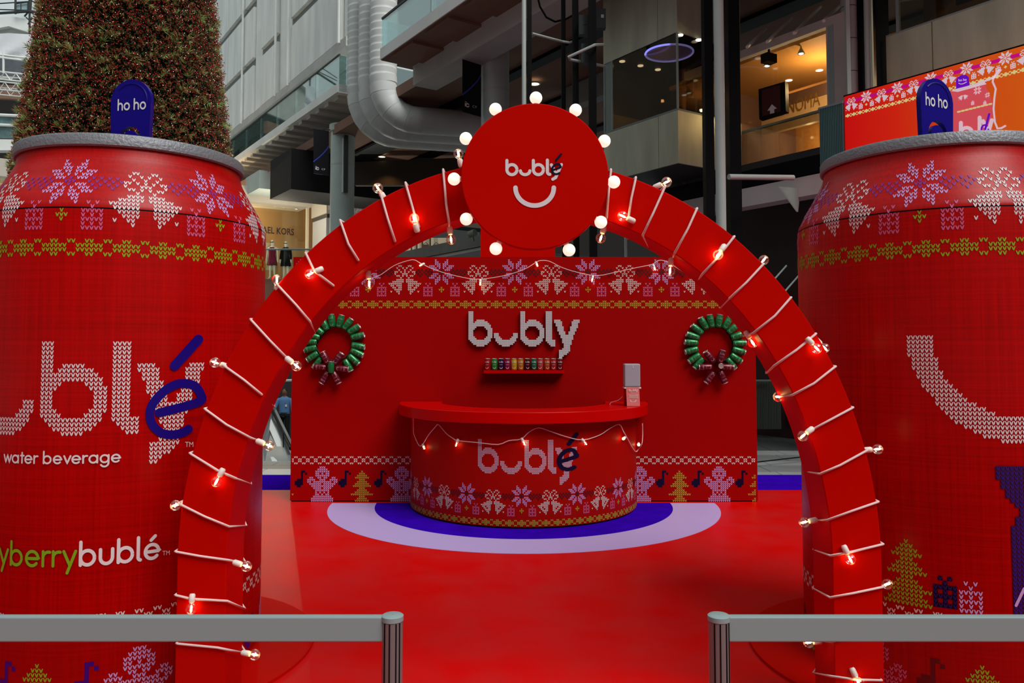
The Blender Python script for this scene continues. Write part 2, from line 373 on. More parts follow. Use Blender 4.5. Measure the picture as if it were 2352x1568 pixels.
rowsR = [(floorY(a, zt), floorY(b, zt), m) for a, b, m in ((1094, 1086, 'tile'), (1086, 1071, 'tiled2'), (1071, 1061, 'tile'), (1061, 1047, 'tiled2'), (1047, 1037, 'tile'), (1037, 1012, 'tiled'), (1012, 985, 'tiled'))]
M['tiled2'] = mat('mid_floor_tile', (.27, .28, .28), .3, spec=.4, vary=.15)
M['paletile'] = mat('pale_floor_tile', (.50, .49, .46), .35, spec=.4, vary=.1)
tiles(3.1, 5.7, rowsR)
rowsL = [(floorY(a, zt), floorY(b, zt), m) for a, b, m in ((1094, 1079, 'paletile'), (1079, 1071, 'tiled'), (1071, 1063, 'tiled'))]
tiles(-4.6, -2.4, rowsL)

# ================================================================== BACKDROP WALL
wx0, wx1, wzt = P(667, 1100, YW).x, P(1740, 1100, YW).x, P(1200, 590, YW).z
bw = thing('backdrop_wall', 'wide red backdrop wall printed with knitted snowflakes, bells and gingerbread figures', 'backdrop', (CXX, YW, 0))
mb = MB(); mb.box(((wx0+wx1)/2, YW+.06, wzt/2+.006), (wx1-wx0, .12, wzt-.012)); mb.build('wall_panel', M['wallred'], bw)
mb = MB(); mb.box(((wx0+wx1)/2, YW+.05, .004), (wx1-wx0-.02, .08, .008)); mb.build('plinth', M['black'], bw)
sx0, sx1 = P(1104, 580, YW).x, P(1275, 580, YW).x
mb = MB(); mb.box(((sx0+sx1)/2, YW+.05, wzt+.5), (sx1-sx0, .1, 1.0)); mb.build('header_panel', M['arch'], bw)
X0 = P(1182.3, 600, YW).x; pw = 4.44/F*YW; Z0 = P(1182, 597.5, YW).z; ph = 4.54/F*YW
def wfn(x0, z0, pw, ph, y=YW-.002): return lambda c, r: (x0+c*pw, y, z0-r*ph)
def motifs(nm, cells, reps, per, fn, m, parent, keep=None, sq=False):
    for k in reps:
        q = [c for c in sh(cells, per*k) if keep is None or keep(c)]
        if q: mb = MB(); stitches(mb, q, fn, sq=sq); mb.build(nm, m, parent)['kind'] = 'stuff'
def clip(cells, x0, pw): return [(c, r) for c, r in cells if wx0+.012 < x0+c*pw < wx1-.012]
f1 = wfn(X0, Z0, pw, ph)
for nm, cells, m in (('snowflake_print', SNOW, 'lav'), ('snowflake_heart_print', SNOWC, 'maroon'), ('zigzag_print', ZIG, 'maroon'), ('bell_print', sh(BELLW, 19), 'cream'),
                     ('gift_print', sh(GIFT, 7), 'pinkp'), ('gift_print', sh(GIFT, -7), 'pinkp'), ('clover_print', CROSS, 'greenwall')):
    motifs(nm, cells, range(-4, 5), 38, f1, M[m], bw, lambda q: wx0+.012 < X0+q[0]*pw < wx1-.012, sq=(m in ('maroon', 'navydark')))
mb = MB()
for k in range(-16, 18): stitches(mb, clip(sh(BAND(k), -1.5), X0, pw), f1)
mb.build('green_band_print', M['greenwall'], bw)['kind'] = 'stuff'
Xb = P(677.5, 1050, YW).x; pb = 4.53/F*YW; Zb = P(700, 1049.7, YW).z
mb = MB()
for k in range(-1, 60): stitches(mb, clip(RING(k), Xb, pb), wfn(Xb, Zb, pb, 4.65/F*YW))
mb.build('white_band_print', M['cream'], bw)['kind'] = 'stuff'
Xg = P(740.4, 1100, YW).x; pg = 4.63/F*YW; Zg = P(740, 1073, YW).z; fg = wfn(Xg, Zg, pg, 4.69/F*YW)
for nm, cells, m in (('gingerbread_print', GB, 'lav'), ('tree_print', sh(TREE, 19.5), 'greenwall'), ('note_print', sh(NOTE, 10.5), 'navydark'), ('note_print', sh(NOTE, 28), 'navydark')):
    motifs(nm, cells, range(-1, 7), 39, fg, M[m], bw, lambda q: wx0+.012 < Xg+q[0]*pg < wx1-.012, sq=(m in ('maroon', 'navydark')))

# raised knitted letters on the wall
def cell_blocks(mb, cells, fn, yb, yf):
    rows = {}
    for c, r in cells: rows.setdefault(r, []).append(c)
    for r, cs in rows.items():
        cs.sort(); st = cs[0]; pv = cs[0]
        for c in cs[1:]+[None]:
            if c is None or c > pv+1.01:
                a = fn(st-.5, r-.52); b = fn(pv+.5, r+.52)
                mb.box(((a[0]+b[0])/2, (yb+yf)/2, (a[2]+b[2])/2), (b[0]-a[0], abs(yb-yf), a[2]-b[2])); st = c
            pv = c if c is not None else pv
lx, lz = P(1078.2, 750, YW).x, P(1100, 717, YW).z; lp, lh = 3.64/F*YW, 3.83/F*YW
M['letter'] = mat('grey_white_letter', (.34, .33, .36), .6)
sg = thing('wall_lettering', 'raised white knitted letters reading bubly on the red backdrop', 'sign', (P(1203, 760, YW).x, YW-.02, P(1203, 800, YW).z))
for ch, B, off in WORD:
    fn = wfn(lx, lz, lp, lh, YW-.0465); cells = runs(B, off)
    mb = MB(); cell_blocks(mb, cells, fn, YW-.004, YW-.045); lo = mb.build('letter', M['letter'], sg)
    mb = MB(); stitches(mb, cells, fn); mb.build('knit_stitches', M['white'], lo)['kind'] = 'stuff'

# ================================================================== SERVING COUNTER
ZT = H-.618; th = .108
ct = thing('serving_counter', 'half-round red serving counter with knitted print and thick red top', 'counter', (CXX, 8.0, 0))
def arc_shell(mb, ro, ri, z0, z1, n=72, yend=YW-.01):
    def pt(r, a, z):
        x, y = CXX+r*math.cos(a), CYY+r*math.sin(a); return Vector((x, min(y, yend), z))
    # from the wall on the left round the front to the wall on the right
    ao = math.asin((yend-CYY)/ro); ai = math.asin((yend-CYY)/ri)
    A = [math.pi-ao+(math.pi+2*ao)*i/n for i in range(n+1)]; Bq = [math.pi-ai+(math.pi+2*ai)*i/n for i in range(n+1)]
    vs = [pt(ro, a, z) for z in (z0, z1) for a in A]+[pt(ri, a, z) for z in (z0, z1) for a in Bq]; m = n+1; fs = []
    for i in range(n):
        fs += [(i, i+1, m+i+1, m+i), (2*m+i+1, 2*m+i, 3*m+i, 3*m+i+1), (m+i, m+i+1, 3*m+i+1, 3*m+i), (i+1, i, 2*m+i, 2*m+i+1)]
    fs += [(0, m, 3*m, 2*m), (n, 2*m+n, 3*m+n, m+n)]; mb.add(vs, fs)
mb = MB(); arc_shell(mb, R1, R1-.06, .02, ZT-th); mb.build('counter_front', M['counter'], ct, True)
mb = MB(); arc_shell(mb, R1-.03, R1-.07, .003, .02); mb.build('toe_kick', M['black'], ct, True)
mb = MB(); arc_shell(mb, 1.327, .88, ZT-th, ZT); cto = mb.build('counter_top', M['ctop'], ct, True)
bv = cto.modifiers.new('b', 'BEVEL'); bv.width = .006; bv.segments = 2; bv.limit_method = 'ANGLE'
# angles measured from the front of the cylinder
def ctr_phi(x, y):
    p = on_cyl(x, y, CXX, CYY, R1); return math.atan2(p.x-CXX, -(p.y-CYY)), p.z
def cyl_fn(X, Y, R, a0, z0, pa, ph, lift=.002):
    return lambda c, r: (X+(R+lift)*math.sin(a0+c*pa/R), Y-(R+lift)*math.cos(a0+c*pa/R), z0-r*ph)
a0, z0 = ctr_phi(1198, 1139); cf = cyl_fn(CXX, CYY, R1, a0, z0+6*.0150, .0141, .0150)
for nm, cells, m in (('snowflake_print', SNOW, 'lav'), ('zigzag_print', ZIG+SNOWC, 'maroon'), ('bell_print', sh(BELLW, 19), 'cream'),
                     ('gift_print', sh(GIFT, 7), 'pinkp'), ('gift_print', sh(GIFT, -7), 'pinkp'), ('clover_print', CROSS, 'greenwall')):
    motifs(nm, cells, range(-3, 4), 38, cf, M[m], ct, lambda q: abs(q[0]*.0141/R1+a0) < 1.5, sq=(m in ('maroon', 'navydark')))
mb = MB()
for k in range(-16, 17): stitches(mb, [q for q in BAND(k) if abs(q[0]*.0141/R1+a0) < 1.5], cf)
mb.build('green_band_print', M['greenwall'], ct)['kind'] = 'stuff'
a0, z0 = ctr_phi(1096, 1009.5); wf = cyl_fn(CXX, CYY, R1, a0+.012, z0, .01365, .0150); mb = MB()
for ch, B, off in WORD: stitches(mb, runs(B, off), wf)
mb.build('word_print', mat('pale_lilac_print', (.62, .46, .60), .5), ct)
E_PATH = [(.07,.40),(.66,.64),(.66,.74),(.59,.90),(.45,.95),(.28,.89),(.14,.74),(.05,.56),(.04,.38),(.09,.20),(.20,.09),(.36,.05),(.50,.09),(.60,.15)]
def e_mark(mb, fn, wd=.15, accent=True):
    """hand-drawn e with a long slanted accent, in a unit box about one high"""
    ribbon(mb, smooth_path([(x, y, 0) for x, y in E_PATH], 4) and [(p.x, p.y) for p in smooth_path([(x, y, 0) for x, y in E_PATH], 4)], wd, fn)
    if accent: ribbon(mb, [(.40, 1.22), (.68, 1.66)], wd, fn, step=.1)
def px_cyl(X, Y, R): return lambda x, y: on_cyl(x, y, X, Y, R)
g = px_cyl(CXX, CYY, R1+.004)
mb = MB(); e_mark(mb, lambda x, y: g(1282+x*62, 1080-y*50), .17); mb.build('painted_accent_letter', M['navydark'], ct)

# ================================================================== GIANT DRINK CANS
PROF = [(0, .700), (.05, .7215), (2.308, .7215), (2.355, .7175)]
SHOUL = [(2.357, .7170), (2.381, .711), (2.447, .681), (2.522, .638), (2.570, .612), (2.630, .582), (2.685, .570)]
CANS = {'L': (-2.1534, 4.45), 'R': (2.3715, 4.405)}
RC = .7215
def phi(side, x, y):
    X, Y = CANS[side]; p = on_cyl(x, y, X, Y, RC); return math.atan2(p.x-X, -(p.y-Y)), p.z
SARC = [(0, *SHOUL[0])]
for a, b in zip(SHOUL, SHOUL[1:]): SARC.append((SARC[-1][0]+math.hypot(b[0]-a[0], b[1]-a[1]), *b))
def surf(side, a, s, lift=.002):
    """s = height on the straight body up to the seam, then distance along the shoulder"""
    X, Y = CANS[side]
    if s <= 2.356: z, r = s, RC if s < 2.31 else .7190
    else:
        d = s-2.356; z, r = SARC[-1][1], SARC[-1][2]
        for p, q in zip(SARC, SARC[1:]):
            if p[0] <= d <= q[0]: t = (d-p[0])/(q[0]-p[0]); z = p[1]+(q[1]-p[1])*t; r = p[2]+(q[2]-p[2])*t; break
        lift = .0025
    return (X+(r+lift)*math.sin(a), Y-(r+lift)*math.cos(a), z)
def giant_can(side, label, plabel):
    X, Y = CANS[side]
    rb = thing('round_platform', plabel, 'plinth', (X, Y, 0), 'round bases under the giant cans')
    mb = MB(); mb.lathe([(0.001, .0), (1.03, .0), (1.03, .016), (0.001, .016)], (X, Y, 0), 96); mb.build('platform_disc', M['arch'], rb, True)
    t = thing('giant_can', label, 'can sculpture', (X, Y, .016), 'giant drink cans beside the arch')
    mb = MB(); mb.lathe([(r, z+(.016 if z == 0 else 0)) for z, r in PROF], (X, Y, 0), 128); mb.build('can_body', M['can'], t, True)
    mb = MB(); mb.lathe([(.716, 2.350), (.7188, 2.352), (.7188, 2.357), (.716, 2.359)], (X, Y, 0), 128); mb.build('seam', M['black'], t, True)
    sp = smooth_path([(r, 0, z) for z, r in SHOUL], 4)
    mb = MB(); mb.lathe([(p.x, p.z) for p in sp], (X, Y, 0), 128); mb.build('can_shoulder', M['can'], t, 'all')
    mb = MB(); mb.lathe([(.560, 2.688), (.582, 2.686), (.590, 2.694), (.590, 2.742), (.583, 2.752), (.560, 2.752), (.552, 2.742), (.550, 2.70), (.002, 2.70)], (X, Y, 0), 128); mb.build('rim', M['rim'], t, True)
    pa = 2*math.pi/228; h = .021
    s0 = .0082 if side == 'L' else -.5757
    def kf(c, r): return surf(side, s0+c*pa, 1.7+.462+(22.5-r)*h)
    for nm, cells, m in (('snowflake_print', SNOW, 'lav'), ('zigzag_print', ZIG+SNOWC, 'violet'), ('bell_print', sh(BELL, 19), 'white'),
                         ('gift_print', sh(GIFT, 7), 'pinkp'), ('gift_print', sh(GIFT, -7), 'pinkp'), ('clover_print', CROSS, 'green')):
        motifs(nm, cells, range(6), 38, kf, M[m], t)
    b0 = -.0348 if side == 'L' else -.3175
    def kb(c, r): return surf(side, b0+c*.0280499, 1.7+.462+(22.5-r)*h)
    mb = MB()
    for k in range(28): stitches(mb, BAND(k), kb)
    mb.build('green_band_print', M['green'], t)['kind'] = 'stuff'
    def kw(c, r): return surf(side, b0+c*.0280499, 1.7-1.271-r*h)
    mb = MB()
    for k in range(56): stitches(mb, RING(k), kw)
    mb.build('white_band_print', M['cream'], t)['kind'] = 'stuff'
    g0 = .5487 if side == 'L' else phi('R', 2010, 1530)[0]
    def kg(c, r): return surf(side, g0+c*.0280499, 1.7-1.447-r*h)
    def vis(cells): return [q for q in cells if 1.7-1.447-q[1]*h > .03]
    for nm, cells, m in (('gingerbread_print', GB, 'lav' if side == 'L' else 'pinkp'), ('tree_print', sh(TREE, -22 if side == 'L' else 23), 'green'), ('note_print', sh(NOTE, -12 if side == 'L' else 12), 'navy' if side == 'L' else 'maroon'), ('note_print', sh(NOTE, -31 if side == 'L' else 33), 'navy' if side == 'L' else 'maroon')):
        motifs(nm, vis(cells), range(-2, 3), 45, kg, M[m], t, sq=(nm == 'note_print'))
    return t
canL = giant_can('L', 'giant red drink can on the left with white word, navy letter and lime lettering', 'round red floor base under the giant can with the word bubly')
canR = giant_can('R', 'giant red drink can on the right with large white knitted smile', 'round red floor base under the giant can with the big smile')
# --- left can lettering
h = .0212; pa = .0279
def kword(c, r): return surf('L', -1.0065+pa*.5+c*pa, 1.7+.0165-.012-r*h, .003)
mb = MB()
for ch, B, off in WORD: stitches(mb, runs(B, off), kword)
mb.build('word_print', M['white'], canL)
gl = px_cyl(*CANS['L'], RC+.006)
ep = [(365.3,947.8),(455.1,923.3),(461,905),(445,884.5),(414.3,880.4),(387.8,890.6),(363.3,911),(347,935.5),(345,960),(354,980),(373.5,994.7),(398,997.8),(420.4,992.7),(433,985)]
mb = MB(); q = smooth_path([(x, y, 0) for x, y in ep], 5); ribbon(mb, [(p.x, p.y) for p in q], 20, gl); ribbon(mb, [(401, 840), (456, 779)], 22, gl, step=8)
mb.build('painted_accent_letter', M['navy'], canL)
def line_fn(side, s, key, xa, xb, ya, xh, lift=.004):
    """letters laid round the can so that substring key of s spans picture columns xa..xb at baseline row ya"""
    i = s.index(key); u0 = text_w(s[:i]); u1 = u0+text_w(key)-.25; a, z = phi(side, xa, ya); b, _ = phi(side, xb, ya)
    k = (b-a)/(u1-u0); X, Y = CANS[side]
    return lambda x, y: (X+(RC+lift)*math.sin(a+(x-u0)*k), Y-(RC+lift)*math.cos(a+(x-u0)*k), z+y*xh)
s_ = 'sparkling water beverage'
mb = MB(); write(mb, s_, line_fn('L', s_, 'water beverage', 12, 279, 1060, .034), .24); mb.build('caption_print', M['white'], canL)
s_ = 'merryberrybublé'; fnn = line_fn('L', s_, 'berrybublé', 27, 368, 1295, .066)
mb = MB(); x = 0
write(mb, 'merryberry', fnn, .22); mb.build('flavour_print', M['greendark'], canL)
x = text_w('merryberry'); mb = MB(); write(mb, 'bublé', lambda a, b: fnn(a+x, b), .25); mb.build('flavour_print', M['white'], canL)
mb = MB(); font_mesh(mb, 'TM', lambda a, b: gl(425+a*14.5, 1026-b*17), 1); font_mesh(mb, 'TM', lambda a, b: gl(373+a*13, 1275-b*15-a*.8), 1); mb.build('trademark_print', M['cream'], canL)
# --- right can: smile, tree, gifts, navy motif
a0, z0 = phi('R', 2082, 770)
def ks(c, r): return surf('R', a0+(c+.5)*.02675, z0-.0105-r*.021, .003)
SM = {**{r: (0,5) for r in range(5)}, 5:(1,6),6:(1,6),7:(1,6),8:(2,7),9:(2,7),10:(3,8),11:(3,9),12:(4,10),13:(5,11),14:(6,12),15:(6,14),16:(7,16),17:(8,18),18:(9,25),19:(10,25),20:(12,25),21:(14,25),22:(16,25),23:(20,25)}
cells = [(c, r) for r, (a, b) in SM.items() for c in range(a, b+1)]; cells += [(50-c, r) for c, r in cells if c < 25]
mb = MB(); stitches(mb, cells, ks); mb.build('smile_print', M['white'], canR)
a1, z1 = phi('R', 2081, 1242)
def kt(c, r): return surf('R', a1+c*.0275, z1-(r-2)*.021, .003)
T2 = [q for q in TREE if q[1] < 14]+sym({14:[0,1,2,3],15:[0,1,2,3,4],16:[0,1,2,3,4,5]})
mb = MB(); stitches(mb, T2, kt); mb.build('tree_print', M['green'], canR)
a2, z2 = phi('R', 2170, 1328)
def kn(c, r): return surf('R', a2+c*.0275, z2-(r-12)*.021, .003)
mb = MB(); stitches(mb, GIFT, kn, sq=True); mb.build('gift_print', M['navydark'], canR); mb = MB(); stitches(mb, GIFT, lambda c, r: Vector(kn(c, r))+Vector((0, -.0015, 0))); mb.build('gift_stitches', mat('navy_knit', (.012, .006, .10), .5), canR)
mb = MB(); stitches(mb, sh(GIFT, 5.3, .6), kn); mb.build('gift_print', M['lav'], canR)
a3, z3 = phi('R', 2291, 1070)
def kq(c, r): return surf('R', a3+c*.0275, z3-.010-r*.021, .003)
nb = {}
for r in range(0, 37):
    st = [0,0,0,1,1,2,2,3,4,5,5,4,4,3,3,3][r] if r < 16 else (3 if r < 32 else [3,4,4,5,5][r-32]); nb[r] = [(st, 15)]
mb = MB(); stitches(mb, runs(nb), kq, sq=True); mb.build('jacket_print', mat('plum_ground', (.05, .0, .03), .5), canR); mb = MB(); stitches(mb, runs(nb), lambda c, r: Vector(kq(c, r))+Vector((0, -.0015, 0))); mb.build('jacket_stitches', mat('indigo_knit', (.018, .008, .20), .5), canR)
grp = px_cyl(*CANS['R'], RC+.006)
mb = MB(); ribbon(mb, [(2334, 1390), (2352, 1352)], 7, grp, step=8); mb.build('white_line_print', M['lav'], canR)

# pull tabs
def pull_tab(can, side, cx, ytop, wpx, hy, hr, rot, tx0, tx1, tby, txh):
    X, Y = CANS[side]; D = Y; c0 = P(cx, hy, D); k = D/F; Wd = wpx*k/2; top = P(cx, ytop, D).z
    Rz = Matrix.Rotation(rot, 3, 'Z'); base = Vector((c0.x, D, 0))
    def W(x, z, d=0): return base+Rz@Vector((x, d, z))
    hole = hr*k; hz = c0.z; cz = top-Wd; zb = 2.702
    def outer(th):
        dx, dz = math.cos(th), math.sin(th); lo, hi = hole, 1.2
        for _ in range(40):
            m = (lo+hi)/2; x, z = dx*m, hz+dz*m
            inside = z > zb and (abs(x) < Wd*(1-.10*max(0, (cz-z)/(cz-zb))) if z < cz else math.hypot(x, z-cz) < Wd)
            if inside: lo = m
            else: hi = m
        return dx*lo, hz+dz*lo
    n = 72; mb = MB(); O = [outer(2*math.pi*i/n) for i in range(n)]; Hh = [(hole*math.cos(2*math.pi*i/n), hz+hole*math.sin(2*math.pi*i/n)) for i in range(n)]
    vs = [W(x, z, d) for d in (-.014, .014) for L in (O, Hh) for x, z in L]; fs = []
    for i in range(n):
        j = (i+1) % n; fs += [(i, j, n+j, n+i), (3*n+i, 3*n+j, 2*n+j, 2*n+i), (j, i, 2*n+i, 2*n+j), (n+i, n+j, 3*n+j, 3*n+i)]
    mb.add(vs, fs); tb = mb.build('pull_tab', M['navy'], can, True)
    mb = MB(); pr = [(hole*.68*math.cos(a*math.pi/12), hz+hole*.68*math.sin(a*math.pi/12)) for a in range(24)]
    mb.prism([W(x, z, -.012) for x, z in pr], W(0, 0, .024)-W(0, 0, 0)); mb.prism([W(x, z, -.011) for x, z in ((-.02, hz-hole*1.05), (.02, hz-hole*1.05), (.02, hz-hole*.5), (-.02, hz-hole*.5))], W(0, 0, .022)-W(0, 0, 0))
    mb.build('tab_rivet', M['navy'], tb)
    mb = MB(); q = [W(Wd*.80*math.cos(a), cz+Wd*.80*math.sin(a), -.014) for a in [math.radians(-10+5*i) for i in range(30)]]; mb.tube(q, .0045, 6); mb.build('tab_ridge', M['navy'], tb)
    L = text_w('ho ho')-.25; xa = (tx0-cx)*k/math.cos(rot); xb = (tx1-cx)*k/math.cos(rot); s = (xb-xa)/L; bz = P(cx, tby, D).z
    mb = MB(); write(mb, 'ho ho', lambda x, y: W(xa+x*s, bz+y*txh*k, -.016), .27); mb.build('tab_lettering', M['white'], tb)
pull_tab(canL, 'L', 302, 184, 104, 318, 27, math.radians(-10), 271, 342, 253, 15)
pull_tab(canR, 'R', 2149, 182, 109, 309, 31, math.radians(24), 2115, 2181, 246, 17)

# ================================================================== ENTRANCE ARCH
YA, DA = 3.60, .235
def arch_pt(rx, ry, a): return P(1216+rx*math.cos(a), 1322-ry*math.sin(a), YA)
ar = thing('entrance_arch', 'tall glossy red entrance arch wrapped in string lights', 'arch', (0, YA, 0))
N = 96; Oo = [arch_pt(810, 955, math.pi*i/N) for i in range(N+1)]; Ii = [arch_pt(697, 842, math.pi*i/N) for i in range(N+1)]
for L in (Oo, Ii): L.insert(0, Vector((L[0].x, YA, .017))); L.append(Vector((L[-1].x, YA, .017)))
mb = MB(); n = len(Oo); dv = Vector((0, DA, 0)); vs = Oo+Ii+[p+dv for p in Oo]+[p+dv for p in Ii]; fs = []
for i in range(n-1): fs += [(i+1, i, n+i, n+i+1), (2*n+i, 2*n+i+1, 3*n+i+1, 3*n+i), (i, i+1, 2*n+i+1, 2*n+i), (n+i+1, n+i, 3*n+i, 3*n+i+1)]
fs += [(0, 2*n, 3*n, n), (n-1, 2*n-1, 4*n-1, 3*n-1)]
mb.add(vs, fs); ao = mb.build('arch_frame', M['arch'], ar, True); bv = ao.modifiers.new('b', 'BEVEL'); bv.width = .004; bv.segments = 2; bv.limit_method = 'ANGLE'

# ---- round sign on top of the arch
YD = 3.50; dc = P(1228, 407, YD); dr = 170/F*YD
sgn = thing('round_sign', 'round red sign with white logo and smile, ringed by glowing globe bulbs', 'sign', (dc.x, YD, dc.z))
mb = MB(); Rx = Matrix.Rotation(-math.pi/2, 3, 'X')
mb.lathe([(.001, -.012), (dr-.004, -.012), (dr, -.016), (dr, -.056), (dr-.004, -.06), (.001, -.06)][::-1], (dc.x, YD-.036, dc.z), 96, R=Matrix.Rotation(math.pi/2, 3, 'X')); mb.build('sign_disc', M['arch'], sgn, True)
mb = MB(); mb.box((dc.x, YD+.062, dc.z+.02), (.3, .076, .22)); mb.build('mounting_block', M['arch'], sgn)
YS = YD-.0
def sfn(x, y): return P(x, y, YD+.012-.036-.0015+ (.012-.012))
def logo(mb, x0, yb, u, fn):
    """b, smile-u, b, l, y in round strokes; u = bowl diameter along the stroke centre"""
    r = u*.5; w_ = u*.31; st = u*.25
    for bx in (0, 2.64):
        cx = x0+bx*u+r; ribbon(mb, [(cx-r, yb-u*1.42), (cx-r, yb-r)], w_, fn, step=st); ribbon(mb, [(cx+r*math.cos(a*math.pi/16), yb-r+r*math.sin(a*math.pi/16)) for a in range(33)], w_, fn, cap=False)
    cx = x0+1.82*u; ribbon(mb, [(cx-.47*u*math.cos(math.pi*i/14), yb-.38*u+.38*u*math.sin(math.pi*i/14)) for i in range(15)], w_, fn)
    cx = x0+4.04*u; ribbon(mb, [(cx, yb-1.45*u), (cx, yb-.3*u)]+[(cx+.25*u-.25*u*math.cos(a*math.pi/10), yb-.28*u+.25*u*math.sin(a*math.pi/10)) for a in range(1, 6)], w_, fn, step=st)
    cx = x0+4.44*u; ribbon(mb, [(cx, yb-.98*u), (cx+.46*u, yb-.10*u)], w_, fn, step=st)
    ribbon(mb, [(cx+1.0*u, yb-1.0*u), (cx+.56*u, yb-.02*u), (cx+.42*u, yb+.30*u), (cx+.14*u, yb+.46*u)], w_, fn, step=st)
mb = MB(); logo(mb, 1164.3, 401, 23, sfn)
ribbon(mb, [(1228-44*math.cos(math.pi*i/24), 431+(41)*math.sin(math.pi*i/24)) for i in range(25)], 10.5, sfn); mb.build('sign_lettering', M['white'], sgn)
mb = MB(); e_mark(mb, lambda x, y: P(1267+x*30, 401-y*26, YD-.0275), .17, False); ribbon(mb, [(1277, 368), (1289, 354)], 5, lambda x, y: P(x, y, YD-.0275)); mb.build('sign_accent', M['navydark'], sgn)
for (x, y) in ((1231,225),(1138,251),(1070,318),(1043,411),(1071,503),(1139,571),(1307,574),(1380,510),(1410,418),(1388,324),(1322,253)):
    p = P(x, y, YD+.02); mb = MB(); mb.sphere(p, .0285, 20, 12); go = mb.build('globe_bulb', M['globe'], sgn, 'all')
    d = (p-Vector((dc.x, p.y, dc.z))).normalized(); mb = MB(); mb.tube([p-d*.026, p-d*.05], .012, 10); mb.build('socket', M['socket'], go, True)

# ================================================================== STRING LIGHTS
def make_bulb(root, cordpt, centre, r=.0245, push=None):
    a = Vector(cordpt); c = Vector(centre); d = (c-a); d = d.normalized() if d.length > 1e-4 else Vector((0, -.5, -1)).normalized()
    s0 = c-d*(r+.040); mb = MB(); mb.tube([s0, s0+d*.006, s0+d*.034, s0+d*.040], [.010, .0135, .0135, .010], 10); so_ = mb.build('bulb_socket', M['socket'], root, True)
    q = d.to_track_quat('Z', 'Y').to_matrix()
    prof = [(.010, -r-.004), (.011, -r+.002)]+[(r*math.sin(t), -r*math.cos(t)) for t in [.5+(math.pi-.5)*i/9 for i in range(10)]]
    mb = MB(); mb.lathe([(max(x, 1e-5), z) for x, z in prof], c, 16, R=q); mb.build('bulb_glass', M['bulbglass'], so_, 'all')
    mb = MB(); mb.sphere(c, .005, 8, 6, sc=(1, 1, 3.4), R=q); mb.build('filament', M['fil'], so_, 'all')
def garland(name, label, path, bulbs, rad, cord_r=.0055, br=.0245, base=None):
    g_ = thing(name, label, 'string lights', base or path[0], 'warm string lights')
    mb = MB(); mb.tube(path, cord_r, 6); mb.build('cord', M['cord'], g_, 'all')
    for a, c in bulbs: make_bulb(g_, a, c, br)
    return g_
fy = YA-.010
def wrap(turns):
    """turns: outer point, kinks..., where the cord meets the inner front edge, then the inner back edge"""
    out = []; bk = YA+DA+.010
    for i, t in enumerate(turns):
        pts = [P(x, y, fy) for x, y in t[:-1]]; last = t[-1]; inn = P(last[0], last[1], bk); o = pts[0]
        dr_ = Vector((o.x-pts[-1].x, 0, o.z-pts[-1].z)).normalized()*.008
        seg = [Vector((o.x, bk, o.z))+dr_, Vector((o.x, (YA+bk)/2, o.z))+dr_, o+dr_*.8]+pts+[inn]
        # close round the back, just behind the frame
        out += seg
    return out
LT = [((408,1478),(500,1487),(523,1492),(566,1500)), ((405,1367),(440,1375),(522,1380),(563,1398)), ((405,1267),(460,1277),(524,1286),(566,1294)), ((412,1157),(470,1186),(526,1209),(566,1207)),
      ((438,1042),(500,1080),(541,1098),(577,1112)), ((472,940),(520,975),(575,1005),(602,1014)), ((515,840),(560,872),(600,905),(630,935)), ((577,735),(620,782),(655,818),(680,846)),
      ((638,655),(680,700),(712,738),(723,765)), ((703,583),(722,622),(765,655),(787,682)), ((782,508),(800,560),(822,596),(846,635)), ((873,440),(890,500),(907,553),(905,582)),
      ((932,422),(950,485),(962,520),(968,545)), ((1018,392),(1025,470),(1031,508),(1033,535))]
RT = [((2022,1562),(1965,1560),(1911,1553),(1868,1545)), ((2026,1448),(1960,1460),(1908,1474),(1866,1468)), ((2026,1348),(1960,1362),(1907,1372),(1867,1350)), ((2026,1250),(1960,1266),(1908,1276),(1868,1262)),
      ((2015,1153),(1960,1172),(1901,1194),(1866,1195)), ((1990,1035),(1930,1068),(1884,1088),(1847,1082)), ((1957,937),(1905,965),(1856,992),(1824,990)), ((1917,843),(1870,880),(1820,907),(1787,912)),
      ((1872,768),(1830,803),(1778,840),(1760,857)), ((1815,685),(1780,725),(1730,765),(1708,772)), ((1752,608),(1715,648),(1676,685),(1656,707)), ((1685,545),(1650,590),(1613,630),(1601,648)),
      ((1600,481),(1580,525),(1550,580),(1541,605)), ((1527,430),(1500,490),(1476,540),(1494,573)), ((1460,410),(1450,455),(1443,505),(1443,548)), ((1403,392),(1398,440),(1393,500),(1392,530))]
def bp(a, c, Y=YA-.028): return (P(a[0], a[1], Y+.01), P(c[0], c[1], Y))
bk_ = YA+DA-.01
LB = [bp((566,1500),(585,1503)), bp((441,1375),(439,1398)), bp((535,1290),(566,1300)), bp((415,1157),(403,1160), YA), bp((508,1085),(497,1106)), bp((590,1012),(618,1023)), bp((517,840),(494,832), YA),
      bp((662,825),(681,840)), bp((636,660),(636,642), YA), bp((728,622),(712,629)), bp((846,628),(848,652), YA+.1), bp((878,448),(868,432), YA), bp((955,518),(951,502)), bp((1032,520),(1036,550), YA+.1), bp((1060,385),(1053,353), YA+.12)]
